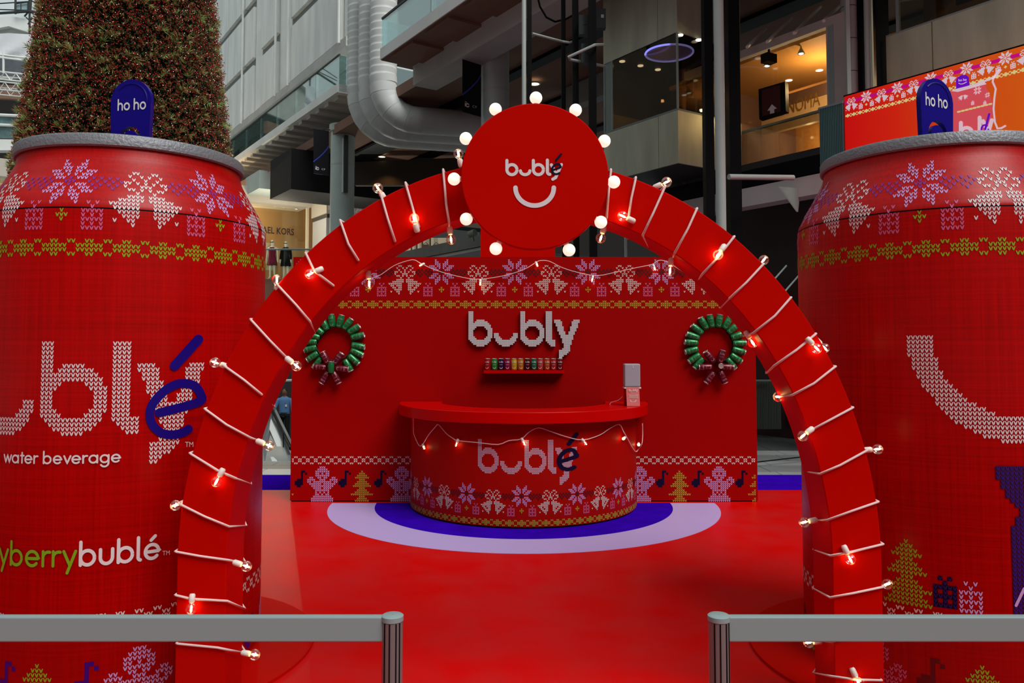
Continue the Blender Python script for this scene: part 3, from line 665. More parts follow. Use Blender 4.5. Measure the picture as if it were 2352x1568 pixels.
RB = [bp((1965,1553),(1972,1568)), bp((1884,1473),(1857,1475), YA+.1), bp((2024,1345),(2038,1341), YA+.12), bp((1944,1266),(1953,1284)), bp((1878,1193),(1847,1199), YA+.1), bp((1990,1033),(2016,1031), YA+.1),
      bp((1858,990),(1844,1001)), bp((1800,912),(1787,911), YA+.2), bp((1857,780),(1876,800)), bp((1880,785),(1894,799), YA+.2), bp((1715,765),(1729,787), YA+.1), bp((1656,575),(1649,585)), bp((1750,602),(1754,597), YA+.15),
      bp((1541,600),(1539,622), YA+.1), bp((1515,425),(1531,418), YA), bp((1445,503),(1430,496)), bp((1388,520),(1380,547), YA+.1)]
garland('string_lights', 'warm bulbs on white cord spiralling up the left half of the arch', wrap(LT), LB, 1)
garland('string_lights', 'warm bulbs on white cord spiralling up the right half of the arch', wrap(RT), RB, 1)
yw = YW-.03
pts = [(848,648),(858,638),(876,630),(905,610),(935,599),(952,597),(967,605),(1000,620),(1045,633),(1090,641),(1130,638),(1170,630),(1205,618),(1232,602),(1243,598),(1262,600),(1290,614),(1325,625),(1370,633),(1410,626),(1460,615),(1498,607),(1512,598),(1530,600),(1550,612),(1577,630)]
garland('string_lights', 'thin string of warm bulbs draped across the printed top of the backdrop', smooth_path([P(x, y, yw) for x, y in pts], 3),
        [(P(*a, yw), P(*b, yw-.03)) for a, b in (((973,606),(966,609)), ((1103,641),(1103,652)), ((1231,603),(1234,609)), ((1362,633),(1360,643)), ((1500,607),(1504,617)))], 1, .004, .017)
def on_ctr(x, y, d=.02): return on_cyl(x, y, CXX, CYY, R1+d)
pts = [(949,958),(950,975),(950,993),(955,1008),(963,1023),(971,1020),(984,999),(1000,980),(1006,974),(1014,982),(1026,996),(1040,1006),(1051.5,1011.5),(1096,1016),(1144,1020.5),(1169,1011.5),(1197,1008),(1215,992),(1237,982),(1265,990.5),(1298.5,1002),(1338,1010),(1377,999),(1400,984),(1422,974),(1432,990),(1443,1010),(1458.5,1036),(1466,1032)]
gp = [on_ctr(x, y) for x, y in pts]+[P(1474, 1020, 8.25), P(1476, 1000, 8.3), P(1475.5, 972, 8.3)]
garland('string_lights', 'thin string of warm bulbs hung in swags round the counter front', smooth_path(gp, 3),
        [(on_ctr(*a), on_ctr(*b, .035)) for a, b in (((950,958),(941,955)), ((970,1018),(974,1028)), ((1051,1012),(1048,1021)), ((1199,1008),(1204,1018)), ((1338,1010),(1345,1018)), ((1439,1002),(1432,1007)), ((1466,1012),(1467,1021)))], 1, .004, .017)

# ================================================================== CANS ON THE SHELF, WREATHS
def can_mats():
    cols = {'red': (.34, .004, .01), 'lime': (.01, .22, .03), 'navy': (.012, .004, .05), 'magenta': (.24, .003, .06), 'yellow': (.50, .32, .01), 'orange': (.46, .16, .01),
            'maroon': (.06, .002, .006), 'emerald': (.0, .13, .06), 'coral': (.42, .05, .06), 'tangerine': (.42, .06, .01), 'scarlet': (.36, .015, .02), 'wine': (.14, .002, .01), 'wgreen': (.01, .19, .05), 'wred': (.13, .006, .018)}
    return {k: mat(k+'_can_metal', v, .28, .35, spec=.6) for k, v in cols.items()}
CM = can_mats(); cr, chh = .033, .128
def can_meshes(key, pm=None):
    mb = MB(); mb.lathe([(.024, 0), (.028, .002), (cr, .012), (cr, .102), (.0265, .118), (.0268, .121)], (0, 0, 0), 20); b = mb.build('beverage_can', CM[key], None, True)
    mb = MB(); mb.lathe([(.0268, .119), (.0285, .121), (.0285, .1255), (.0265, .127), (.0245, .123), (.001, .123)], (0, 0, 0), 20); l = mb.build('lid', M['lid'], None, True)
    mb = MB(); fn = lambda x, y: ((cr+.0006)*math.sin(x/cr), -(cr+.0006)*math.cos(x/cr), y)
    logo(mb, -.024, -.084, .0085, lambda x, y: fn(x, -y)); ribbon(mb, [(.014*math.cos(math.pi*i/10), .032-.013*math.sin(math.pi*i/10)) for i in range(11)], .0042, fn); ribbon(mb, [(-.016, .06), (.016, .06)], .002, fn, step=.006)
    pr = mb.build('can_print', pm or M['cream'], None)
    return [b, l, pr]
CMESH = {}
def can_part(key, root, mtx, kinds=('beverage_can', 'lid', 'can_print')):
    """a can as a part of root (body) with lid and print as its sub-parts"""
    first = key not in CMESH
    if first: CMESH[key] = can_meshes(key, {'wgreen': mat('pale_green_print', (.16, .36, .20), .4), 'wred': mat('pale_rose_print', (.40, .18, .20), .4)}[key])
    src = CMESH[key]; obs = []
    for s in src:
        o = s if first else s.copy()
        if not first: COL.objects.link(o)
        obs.append(o)
    b, l, p = obs; b.parent = root; b.matrix_local = mtx; l.parent = b; l.matrix_local = Matrix(); p.parent = b; p.matrix_local = Matrix(); return b
def wreath(cx, cy, greens, reds, centre, label):
    c0 = P(cx, cy, YW-.05); t = thing('can_wreath', label, 'wreath', c0, 'wreaths made of drink cans')
    for pts, key in ((greens, 'wgreen'), (reds, 'wred')):
        for (x, y) in pts:
            if key == 'wgreen': ox, oy = cx, cy; lift = 0
            else: ox, oy = centre; lift = .035
            p = P(x, y, YW-.038-lift); d = Vector((x-ox, 0, -(y-oy))).normalized()
            if random.random() < .0: d = -d
            fwd = Vector((0, -1, 0)); right = fwd.cross(d)*-1
            R3_ = Matrix((Vector((right.x, fwd.x*-1, d.x)), Vector((right.y, -fwd.y, d.y)), Vector((right.z, -fwd.z, d.z))))
            mm = Matrix.Translation(p-c0-d*chh*.57)@R3_.to_4x4()@Matrix.Scale(1.15, 4); can_part(key, t, mm)
    # centre can points straight out of the wall
    pc = P(centre[0], centre[1]-3, YW-.02)-c0; can_part('wred' if cx > 1200 else 'wgreen', t, Matrix.Translation(pc)@Matrix.Rotation(math.pi/2, 4, 'X') if cx > 1200 else Matrix.Translation(P(centre[0], centre[1]+12, YW-.115)-c0)@Matrix.Rotation(math.pi, 4, 'Z'))
    mb = MB(); q = [P(cx+43*math.cos(a*math.pi/18), cy+43*math.sin(a*math.pi/18), YW-.012) for a in range(37)]; mb.tube(q, .006, 6); mb.build('wire_ring', M['darkgrey'], t)
s8 = lambda L, x0, y0: [(x0+x/7.84, y0+y/7.84) for x, y in L]
wreath(680+690/7.84, 690+745/7.84, s8([(645,365),(795,375),(930,425),(1040,520),(1110,645),(1120,820),(1100,940),(1040,1065),(935,1170),(390,1130),(300,1010),(260,870),(265,745),(320,640),(400,530),(515,430)], 680, 690),
       s8([(530,1030),(755,1045),(430,1200),(830,1230),(520,1390),(720,1390)], 680, 690), (680+630/7.84, 690+1215/7.84), 'green and maroon can wreath on the left of the backdrop')
wreath(1560+640/7.84, 690+785/7.84, s8([(435,410),(565,370),(715,370),(860,410),(960,510),(1040,635),(1080,770),(1070,905),(1020,1040),(930,1140),(350,1130),(270,1040),(220,900),(215,755),(245,640),(320,520)], 1560, 690),
       s8([(545,1010),(755,1010),(470,1200),(860,1200),(550,1390),(780,1380)], 1560, 690), (1560+700/7.84, 690+1195/7.84), 'green and maroon can wreath on the right of the backdrop')
shz = P(1203, 850, YW-.1).z
sa, sb = P(1111, 853, YW-.1).x, P(1296, 853, YW-.1).x
mb = MB(); mb.box(((sa+sb)/2, YW-.064, shz-.016), (sb-sa, .12, .032)); o = mb.build('wall_shelf', M['ctop'], None, loc=((sa+sb)/2, YW-.064, shz-.016)); tag(o, 'narrow red shelf on the backdrop under the raised letters', 'shelf')
names = [('red', 'red can at the left end of the shelf'), ('lime', 'bright lime green can, second on the shelf'), ('navy', 'dark navy can between green and magenta cans'), ('magenta', 'magenta can beside the yellow can'),
         ('yellow', 'plain yellow can on the shelf'), ('orange', 'light orange can right of the yellow can'), ('maroon', 'near-black maroon can left of the emerald can'), ('emerald', 'deep emerald green can on the shelf'),
         ('coral', 'coral pink can right of the emerald can'), ('tangerine', 'tangerine can between coral and scarlet cans'), ('scarlet', 'scarlet can second from the right shelf end'), ('wine', 'wine red can at the right end of the shelf')]
for i, (k, lab) in enumerate(names):
    x = P(1120.2+i*15.1, 840, YW-.07).x; CMESH[k] = can_meshes(k); b, l, p = CMESH[k]
    r = thing('beverage_can', lab, 'can', (x, YW-.07, shz), 'drink cans in a row on the wall shelf'); b.name = 'can_body'
    for o in (b, l, p): o.parent = r; o.rotation_euler = (0, 0, random.uniform(-.25, .25))

# ---- counter-top dispenser and card
dp = P(1451, 922, 8.05); dx = P(1451, 900, 8.05).x
t = thing('soap_dispenser', 'white and red dispenser standing on the right of the counter', 'dispenser', (dx, 8.05, ZT))
zz1 = P(1451, 887, 8.05).z; zz2 = P(1451, 835, 8.05).z; kk = 8.05/F
mb = MB(); mb.box((dx, 8.05, (zz1+zz2)/2), (36*kk, .12, zz2-zz1)); o = mb.build('white_housing', M['dispwhite'], t); b = o.modifiers.new('b', 'BEVEL'); b.width = .012; b.segments = 3
mb = MB(); mb.box((dx+.004, 8.05-.061, zz2-.03), (.006, .004, .03)); mb.build('indicator', M['cream'], t)
mb = MB(); mb.box((dx, 8.05, (zz1+ZT)/2), (33*kk, .10, zz1-ZT)); mb.build('red_stand', M['counter'], t)
mb = MB(); mb.box((dx, 8.04, zz1-.012), (38*kk, .13, .014)); mb.build('drip_tray', M['cream'], t)
cp = [P(1438, 886, 7.95), P(1468, 886, 7.95), P(1470, 929, 7.93), P(1440, 929, 7.93)]
t = thing('sign_card', 'coral card with white logo and smile leaning on the dispenser', 'card', (cp[3].x+.06, 7.93, ZT))
dz = ZT+.003-cp[3].z; cp = [p+Vector((0, 0, dz)) for p in cp]
mb = MB(); mb.prism(cp, (0, .004, 0)); mb.build('card_panel', M['pinkcard'], t)
cfn = lambda x, y: Vector((P(x, y, 7.942).x, 7.936, P(x, y, 7.942).z+dz))
mb = MB(); logo(mb, 1445, 895, 3.6, cfn)
for yy in (899, 903, 905.5, 908, 910.5): ribbon(mb, [(1445 if yy > 900 else 1448, yy), (1465 if yy > 900 else 1461, yy)], 1.1, cfn)
ribbon(mb, [(1454-6.5*math.cos(math.pi*i/10), 915+5*math.sin(math.pi*i/10)) for i in range(11)], 1.8, cfn)
for i in range(7): ribbon(mb, [(1443+i*3.9, 925), (1445+i*3.9, 927)], 1.6, cfn)
mb.build('card_print', M['cream'], t)
mb = MB(); mb.tube(smooth_path([P(1430, 910, 8.1), P(1420, 919, 8.1), P(1404, 924, 8.15), P(1400, 931, 8.15)], 5), .003, 5); o = mb.build('power_cable', M['cord'], None, 'all', loc=P(1420, 919, 8.1)); tag(o, 'thin pale cable trailing from the dispenser over the counter', 'cable')

# ================================================================== FOREGROUND BARRIERS
def barrier(x0p, x1p, xpost, label):
    YB = .66*F/ (1412-790)+.0; zt_ = P(1176, 1414, YB).z; k = YB/F
    t = thing('barrier', label, 'barrier', (P(xpost, 1500, YB).x, YB, 0), 'silver barriers with clear panels')
    px_ = P(xpost, 1500, YB).x; a = P(x0p, 1500, YB).x; b = P(x1p, 1500, YB).x
    pr = 23.5*k; mb = MB(); mb.lathe([(pr, .012), (pr, zt_-.004), (.001, zt_-.004)], (px_, YB, 0), 28); mb.build('post', M['chrome'], t, True)
    for a_ in (-128, -97, -62, -40):
        a_ = math.radians(a_); mb = MB(); mb.box((px_+pr*math.cos(a_), YB+pr*math.sin(a_), (.014+zt_-.012)/2), (.0024, .0030, zt_-.026), Matrix.Rotation(a_, 3, 'Z')); mb.build('groove', M['black'], t)
    mb = MB(); mb.lathe([(pr+.0015, zt_-.010), (pr+.0015, zt_+.001), (pr-.002, zt_+.0035), (.001, zt_+.0035)], (px_, YB, 0), 28); mb.build('post_cap', M['alu'], t, True)
    mb = MB(); mb.lathe([(.001, 0), (.14, 0), (.14, .008), (.03, .014), (.001, .014)], (px_, YB, 0), 32); mb.build('foot', M['alu'], t, True)
    sg_ = 1 if b > px_+.3 else -1; e0 = px_+sg_*pr*.8; e1 = b if sg_ > 0 else a
    hz_ = 56*k; mb = MB(); mb.box(((e0+e1)/2, YB, zt_-hz_/2+.001), (abs(e1-e0), .022, hz_)); o = mb.build('top_rail', M['alu'], t); q = o.modifiers.new('b', 'BEVEL'); q.width = .004; q.segments = 3
    mb = MB(); mb.box(((e0+e1)/2, YB, (zt_-hz_+.12)/2+.03), (abs(e1-e0)-.01, .006, zt_-hz_-.12+.06)); mb.build('clear_panel', M['clearglass'], t)
    mb = MB(); mb.box(((e0+e1)/2, YB, .10), (abs(e1-e0), .02, .04)); mb.build('bottom_rail', M['alu'], t)
    return t
barrier(-260, 900, 901, 'silver barrier with clear panel in front of the left giant can')
barrier(1652, 2600, 1652, 'silver barrier with clear panel in front of the right giant can')

# ================================================================== THE MALL BEHIND
def t_at(x, o):
    """distance along U from plan point o to picture column x"""
    a = (x-CX)/F; return (a*o[1]-o[0])/(U.x-a*U.y)
def plan(x, Y): return Vector(((x-CX)/F*Y, Y, 0))
mb = MB(); mb.box((0, 64, 16), (120, .4, 50)); struct(mb, 'wall_back', mat('dark_hall_wall', (.012, .010, .009), .9))
mh = mat('unseen_wall_grey', (.16, .16, .155), .9)  # unseen hall walls, added to block low sky light and darken reflections
for nm, c_, d_ in (('wall_unseen_rear', (0, -18, 9), (52, .4, 22)), ('wall_unseen_left', (-26, 4, 9), (.4, 44, 22)), ('wall_unseen_right', (26, 8, 9), (.4, 52, 22))):
    mb = MB(); mb.box(c_, d_); struct(mb, nm, mh)
# ---- far left: skylit gable, canvas, scaffold bridge, glass gallery
def quad_solid(pts, vec): m = MB(); m.prism(pts, vec); return m
gab = sroot('wall_far_left')
quad_solid([P(-200, 60, 46), P(140, 60, 46), P(140, -60, 46), P(-200, -60, 46)], (0, .3, 0)).build('pale_glazing', mat('pale_roof_sheet', (.62, .68, .68), .6), gab)
quad_solid([P(-200, 75, 45.5), P(20, 36, 45.5), P(140, 60, 45.5), P(140, 96, 45.5), P(20, 60, 45.5), P(-200, 100, 45.5)], (0, .3, 0)).build('gable_beam', M['offwhite'], gab)
quad_solid([P(-200, 100, 45.8), P(20, 60, 45.8), P(140, 84, 45.8), P(140, 180, 45.8), P(-200, 180, 45.8)], (0, .2, 0)).build('back_panel', M['soffit'], gab)
for (x0, x1, y0, y1) in ((36, 64, 8, 30), (94, 99, 12, 40)):
    a = sroot('window_1' if x0 == 36 else 'window_2')
    quad_solid([P(x0, y1, 45.3), P(x1, y1-4, 45.3), P(x1, y0-4, 45.3), P(x0, y0, 45.3)], (0, .1, 0)).build('pane', mat('roof_pane', (.30, .42, .44), .2), a)
    mb = MB(); mb.tube([P(x0, y1, 45.2), P(x1, y1-4, 45.2), P(x1, y0-4, 45.2), P(x0, y0, 45.2), P(x0, y1, 45.2)], .05, 5); mb.build('window_frame', M['darkgrey'], a)
rt = thing('roof_truss', 'grey steel roof truss under the far skylight', 'truss', P(60, 30, 42))
for i, (a, b, r) in enumerate((((-60, 12), (75, 3), .06), ((-60, 20), (70, 24), .06), ((70, 24), (130, 42), .07), ((75, 3), (130, 28), .06), ((70, -10), (68, 28), .16), ((-60, 34), (68, 26), .13), ((68, 26), (125, 52), .13),
                               ((36, -8), (35, 32), .1), ((105, -5), (96, 44), .09), ((48, 6), (48, 24), .05), ((80, -8), (130, 12), .05), ((56, 38), (66, 26), .08), ((68, 28), (68, 78), .10), ((60, 40), (74, 52), .07), ((64, 56), (74, 40), .06))):
    mb = MB(); mb.tube([P(*a, 42), P(*b, 42)], r*.55, 6); mb.build('truss_bar', M['darkgrey'], rt, True)
cv = MB(); nx, ny = 18, 8; G0 = []
for j in range(ny+1):
    for i in range(nx+1):
        x = -80+(190+10)*i/nx; yt = 76+abs(x-20)*.06; yb_ = 150-abs(x-60)*.05; y = yt+(yb_-yt)*j/ny
        G0.append(P(x, y, 41+.35*math.sin((i*.9+j*j*.12))*.5*(j/ny)))
cv.add(G0, [(j*(nx+1)+i, j*(nx+1)+i+1, (j+1)*(nx+1)+i+1, (j+1)*(nx+1)+i) for j in range(ny) for i in range(nx)])
tag(cv.build('canvas_sheet', mat('white_canvas', (.66, .67, .69), .8), None, 'all'), 'draped white canvas sheet hung behind the left of the christmas tree', 'sheet')
mb = MB(); mb.prism([P(-80, 124, 40.6), P(130, 150, 40.6), P(130, 184, 40.6), P(-80, 165, 40.6)], (0, .08, 0)); tag(mb.build('safety_net', mat('grey_net', (.12, .135, .15), .8, vary=.4, vscale=2), None), 'dark grey safety net strung along the scaffold bridge', 'net')
sb_ = thing('scaffold_bridge', 'white lattice scaffold bridge beyond the left edge of the christmas tree', 'scaffold', P(40, 200, 39))
for (y0, y1, ya, yb2, D, r) in ((168, 182, 183, 196, 39, .07), (192, 204, 207, 219, 40, .06), (206, 216, 219, 230, 41, .05)):
    for (p, q) in (((-80, y0-12), (130, y1-4)), ((-80, ya-10), (130, yb2))): mb = MB(); mb.tube([P(*p, D), P(*q, D)], r*.6, 6); mb.build('chord', M['offwhite'], sb_, True)
    for i in range(8):
        xa = -80+i*26; f_ = lambda x: ((x+80)/210); top = lambda x: (y0-12)+(y1-4-y0+12)*f_(x); bot = lambda x: (ya-10)+(yb2-ya+10)*f_(x)
        mb = MB(); mb.tube([P(xa, bot(xa), D), P(xa+13, top(xa+13), D), P(xa+26, bot(xa+26), D)], r*.5, 5); mb.build('lattice_bar', M['offwhite'], sb_)
for p, q in (((8, 118), (8, 168)), ((-80, 116), (120, 140)), ((-80, 122), (120, 147))): mb = MB(); mb.tube([P(*p, 38.8), P(*q, 38.8)], .05, 5); mb.build('guard_rail', M['offwhite'], sb_)
mb = MB(); mb.prism([P(-80, 190, 46), P(130, 200, 46), P(130, 232, 46), P(-80, 222, 46)], (0, .3, 0)); struct(mb, 'trim_1', M['brown'])
gl_ = thing('glass_gallery', 'glass balustrade gallery at the far left beside the christmas tree', 'balustrade', P(30, 320, 36))
for x0 in (-80, -40, 0, 36, 72, 108):
    mb = MB(); mb.prism([P(x0, 265+x0*.05, 36), P(x0+35, 267+x0*.05, 36), P(x0+35, 318+x0*.02, 36), P(x0, 317+x0*.02, 36)], (0, .03, 0)); mb.build('glass_panel', M['teal'] if x0 % 72 else mat('teal_glass', (.14, .27, .27), .15, spec=.6, vary=.6, vscale=1.5), gl_)
for ya in (264, 287): mb = MB(); mb.tube([P(-80, ya-4, 35.9), P(140, ya+7, 35.9)], .07, 6); mb.build('handrail', M['offwhite'], gl_)
mb = MB(); mb.prism([P(-80, 318, 36), P(140, 322, 36), P(140, 345, 36), P(-80, 345, 36)], (0, .5, 0)); mb.build('slab_edge', M['offwhite'], gl_)

# ---- white facade running away to the left
o = plan(800, 28); zb_ = P(800, 85, 28).z; wl = sroot('wall_left')
mb = MB(); uvbox(mb, o, 26, .6, zb_, zb_+20); mb.build('wall_backing', mat('recess_shade_grey', (.20, .21, .20), .8), wl)  # darker grey puts the recess shade into the gaps between panels
edges = [800, 786, 666, 636, 597, 580, 558, 520, 470, 440]
zrow = [zb_, zb_+2.75, zb_+5.65, zb_+8.6, zb_+11.6, zb_+14.6]
for i in range(len(zrow)-1):
    for a, b in zip(edges, edges[1:]):
        ta, tb = t_at(a, o), t_at(b, o)
        if tb <= ta: continue
        thin = (a, b) in ((800, 786), (666, 636), (597, 580))
        mb = MB(); q = o+U*(ta+.05)-V*(.05 if thin else .16); uvbox(mb, q, tb-ta-.10, .18, zrow[i]+(0 if thin else .06), zrow[i+1]-(0 if thin else .34)); mb.build('facade_panel', M['offwhite2' if not thin else 'offwhite'], wl)
for x in (558, 636, 666, 786):
    q = o+U*t_at(x, o)-V*.25; mb = MB(); mb.tube([q+Vector((0, 0, zb_-.1)), q+Vector((0, 0, zb_+18))], .055, 8); mb.build('down_pipe', M['offwhite'], wl, True)
mb = MB(); uvbox(mb, o-V*.2, 26, 1.0, zb_-.35, zb_); mb.build('lower_ledge', M['soffit'], wl)
# ---- gallery 1 below the facade
o1 = plan(769, 26); z1b, z1t, z1g = P(769, 211, 26).z, P(769, 192, 26).z, P(769, 126, 26).z
g1 = thing('gallery', 'long glass-railed gallery running away under the white facade', 'gallery', o1+Vector((0, 0, z1b)))
mb = MB(); uvbox(mb, o1, 30, 7, z1b, z1t); mb.build('gallery_slab', M['offwhite'], g1)
for i in range(26):
    mb = MB(); uvbox(mb, o1+U*(.3+i*.9)+V*.15, .35, 1.25, z1b-.13, z1b+.01); mb.build('soffit_rib', M['soffit'], g1)
mb = MB(); uvbox(mb, o1+V*1.4, 26, .6, z1b-.65, z1b); mb.build('edge_beam', M['soffit'], g1)
mb = MB(); uvbox(mb, o1+V*1.9+U*1, 22, .9, z1b-1.25, z1b-.66); mb.build('duct_run', M['darkgrey'], g1)
for i in range(12):
    mb = MB(); uvbox(mb, o1+U*(.02+i*2.2)+V*.06, 2.16, .02, z1t-.25, z1g); mb.build('glass_panel', M['glasspane'], g1)
mb = MB(); uvbox(mb, o1+V*.06, .02, 3.2, z1t-.25, z1g); mb.build('glass_panel', M['glasspane'], g1)
mb = MB(); uvbox(mb, o1+V*.04, 27, .06, z1g, z1g+.05); mb.build('handrail', M['darkgrey'], g1)
mb = MB(); uvbox(mb, o1+V*.04, .06, 3.2, z1g, z1g+.05); mb.build('handrail', M['offwhite'], g1)
mb = MB(); uvbox(mb, o1+U*1.5+V*2.6, 20, .2, z1t, z1t+2.6); mb.build('inner_wall', M['offwhite'], g1)
# far end of the gallery seen past the tree
# ---- columns
def column(x0, x1, ytop, D, zb, label):
    k = D/F; c = P((x0+x1)/2, ytop, D); r = (x1-x0)/2*k; t = thing('round_column', label, 'column', (c.x, c.y, zb), 'round concrete columns')
    mb = MB(); mb.lathe([(r, zb), (r, c.z), (r+.05, c.z+.01), (r+.05, c.z+.25)], (c.x, c.y, 0), 32); mb.build('shaft', M['lightgrey'], t, True)
    for zz in (zb+.2, c.z-1.2): mb = MB(); mb.lathe([(r+.004, zz), (r+.006, zz+.03), (r+.004, zz+.06)], (c.x, c.y, 0), 32); mb.build('joint_ring', M['soffit'], t, True)
    return t, c, r
t, c, r = column(760, 815, 305, 27.5, -.1, 'thick pale column left of the arch top below the long gallery')
mb = MB(); mb.box((c.x+r*.5, c.y-r*.95, c.z-1.2), (.12, .1, 2.0)); mb.build('cable_tray', M['darkgrey'], t)
mb = MB(); mb.tube([(c.x+r*.25, c.y-r, c.z-.3), (c.x+r*.25, c.y-r, c.z-2.2)], .03, 6); mb.build('conduit', M['offwhite'], t)
column(1105, 1170, 104, 19.2, -.1, 'pale column rising behind the round sign')
# ---- big air ducts
def duct(xc, yc, D, label, rpx=31, xe=1130, slope=.06, rad=88):
    k = D/F; r = rpx*k; path = []; top = P(xc, -60, D); knee = P(xc, yc-rad, D); R_ = rad*k
    t = thing('air_duct', label, 'duct', (top.x, D, knee.z), 'large ventilation ducts')
    z = top.z; pts = []; rs = []
    while z > knee.z+.3:
        pts += [Vector((top.x, D, z)), Vector((top.x, D, z-.05)), Vector((top.x, D, z-.07))]; rs += [r, r, r*1.035]; z -= .22; 
        pts.append(Vector((top.x, D, z+.13))); rs.append(r*1.035)
    mb = MB(); mb.tube(pts+[knee], rs+[r], 28); mb.build('ribbed_pipe', M['duct'], t, True)
    cc = Vector((top.x+R_, D, knee.z)); q = []
    for i in range(7):
        a = math.pi+math.pi/2*i/6; q.append(cc+Vector((R_*math.cos(a), .0, R_*math.sin(a))))
    for i in range(6):
        mb = MB(); mb.tube([q[i], q[i+1]], [r*(1.0 if i % 2 else 1.015)]*2, 28); mb.build('elbow_gore', M['duct'], t, True)
    for i in range(1, 7): mb = MB(); mb.sphere(q[i], r*1.003, 28, 14); mb.build('elbow_joint', M['duct'], t, 'all')
    e = P(xe, yc+(xe-xc-rad)*slope, D+1.2); mb = MB(); n = 24; L = e-q[6]
    mb.tube([q[6]+L*i/n for i in range(n+1)], [r*(1.0 if i % 2 else 1.01) for i in range(n+1)], 28); mb.build('level_pipe', M['duct'], t, True)
duct(831, 312, 25.2, 'ribbed grey air duct furthest left of the three', rad=92)
duct(856, 296, 24.2, 'ribbed grey air duct in the middle of the three', rad=84)
duct(882, 279, 23.2, 'ribbed grey air duct nearest and furthest right of the three', rad=84)
# ---- gallery 2 high on the right of the ducts and the big soffit
o2 = plan(868, 20); z2b, z2t, z2g = P(868, 137, 20).z, P(868, 112, 20).z, P(868, 44, 20).z
g2 = thing('gallery', 'upper gallery with glass rail jutting over the air ducts', 'gallery', o2+Vector((0, 0, z2b)))
mb = MB(); uvbox(mb, o2-U*16, 16, 1.65, z2b, z2t); mb.build('gallery_slab', M['offwhite'], g2)
for i in range(9): mb = MB(); uvbox(mb, o2-U*(16-.35-i*1.75)+V*.1, 1.1, .85, z2b-.07, z2b+.005); mb.build('soffit_rib', M['brown'], g2)
mb = MB(); uvbox(mb, o2-U*16+V*.03, 16, .88, z2b-.015, z2b+.004); mb.build('soffit_board', M['brown'], g2)
mb = MB(); uvbox(mb, o2-U*16+V*.95, 16, .7, z2b-.50, z2b+.01); mb.build('edge_beam', M['soffit'], g2)
for i in range(6): mb = MB(); uvbox(mb, o2-U*(2.6+i*2.6)+V*.05, 2.55, .02, z2t-.2, z2g); mb.build('glass_panel', M['glasspane'], g2)
mb = MB(); uvbox(mb, o2+V*.05, .02, 1.0, z2t-.2, z2g); mb.build('glass_panel', M['glasspane'], g2)
mb = MB(); uvbox(mb, o2-U*16+V*.03, 16, .06, z2g, z2g+.05); mb.build('handrail', M['darkgrey'], g2)
cl = sroot('ceiling')
mb = MB(); uvbox(mb, o2-U*14+V*1.7, 44, 16, z2b-.02, z2b+.3); mb.build('soffit_plane', M['brown'], cl)
for v_, w_ in ((3.2, .35), (5.6, .5), (8.5, .4)): mb = MB(); uvbox(mb, o2-U*14+V*v_, 44, w_, z2b-.12, z2b-.01); mb.build('soffit_slot', M['black'], cl)
for (x, y, D) in ((1228, 193, 0), (877, 360, 1), (1845, 120, 2)):
    if D == 2: continue
    r_ = ray(x, y); s_ = (z2b-.14-H)/r_.z; p = r_*s_; p.z += H
    t = thing('downlight', 'round warm downlight in the soffit above the round sign' if D == 0 else 'round warm downlight above the left shoulder of the arch', 'light', p, 'soffit downlights')
    mb = MB(); mb.lathe([(.001, 0), (.13, 0)], p, 20); mb.build('lamp_face', M['lamp'], t); mb = MB(); mb.lathe([(.13, -.005), (.17, -.005), (.17, .03)], p, 20); mb.build('lamp_ring', M['offwhite'], t)
# amber wall-washer glow over the black shop front: a real lamp
def lamp(name, p, e, col=(1, .55, .2), r=.03, spot=None):
    ld = bpy.data.lights.new(name, 'SPOT' if spot else 'POINT'); ld.energy = e; ld.color = col; ld.shadow_soft_size = r
    if spot: ld.spot_size = math.radians(spot); ld.spot_blend = .8
    ob = bpy.data.objects.new(name, ld); COL.objects.link(ob); ob.location = p; return ob
mb = MB(); mb.prism([P(815, 372, 30), P(1100, 360, 30), P(1100, 425, 30), P(815, 425, 30)], (0, .3, 0)); struct(mb, 'wall_black_shop', mat('black_shop_front', (.05, .035, .025), .5))
lamp('wall_washer', P(885, 368, 29.4), 60, r=.05, spot=110)
# banners
def banner(x0, x1, y0, y1, D, sl, label):
    t = thing('banner', label, 'banner', P((x0+x1)/2, y0, D), 'black hanging banners'); A, B_2, C_, D_ = P(x0, y0, D), P(x1, y0+sl, D+.4), P(x1, y1+sl, D+.4), P(x0, y1, D)
    mb = MB(); mb.prism([A, B_2, C_, D_], (0, .04, 0)); mb.build('banner_cloth', mat('black_banner', (.004, .004, .008), .6), t)
    fn = lambda u, v: A+(B_2-A)*u+(D_-A)*v+Vector((0, -.01, 0))
    mb = MB(); ribbon(mb, [(1-i*.1, .62+.05*i*.4+.018*i*i*.12+.012*i*2) if False else (1-i*.1, .34+.40*(i/10)**.75) for i in range(11)], .03, fn, cap=False); mb.build('blue_swoosh', mat('blue_swoosh', (.05, .07, .5), .5), t)
    mb = MB(); ribbon(mb, [(.18, .86), (.18, .91)], .10, fn, cap=False); ribbon(mb, [(.13+.0, .84), (.23, .84)], .012, fn, cap=False)
    ribbon(mb, [(.27+.09*math.cos(a*.5), .885+.025*math.sin(a*.5)) for a in range(13)], .02, fn, cap=False); font_mesh(mb, 'CF', lambda a, b: fn(.52+a*.22, .905-b*.055), 1); mb.build('banner_print', M['white'], t)
    mb = MB(); mb.tube([A+Vector((-.1, 0, .04)), B_2+Vector((.05, 0, .04))], .02, 6); mb.build('hanging_rod', M['darkgrey'], t)
banner(1062, 1105, 111, 256, 18.6, 12, 'black banner with blue swoosh left of the column behind the round sign')
banner(720, 755, 296, 398, 25.5, 5, 'black banner with blue swoosh beside the thick pale column')
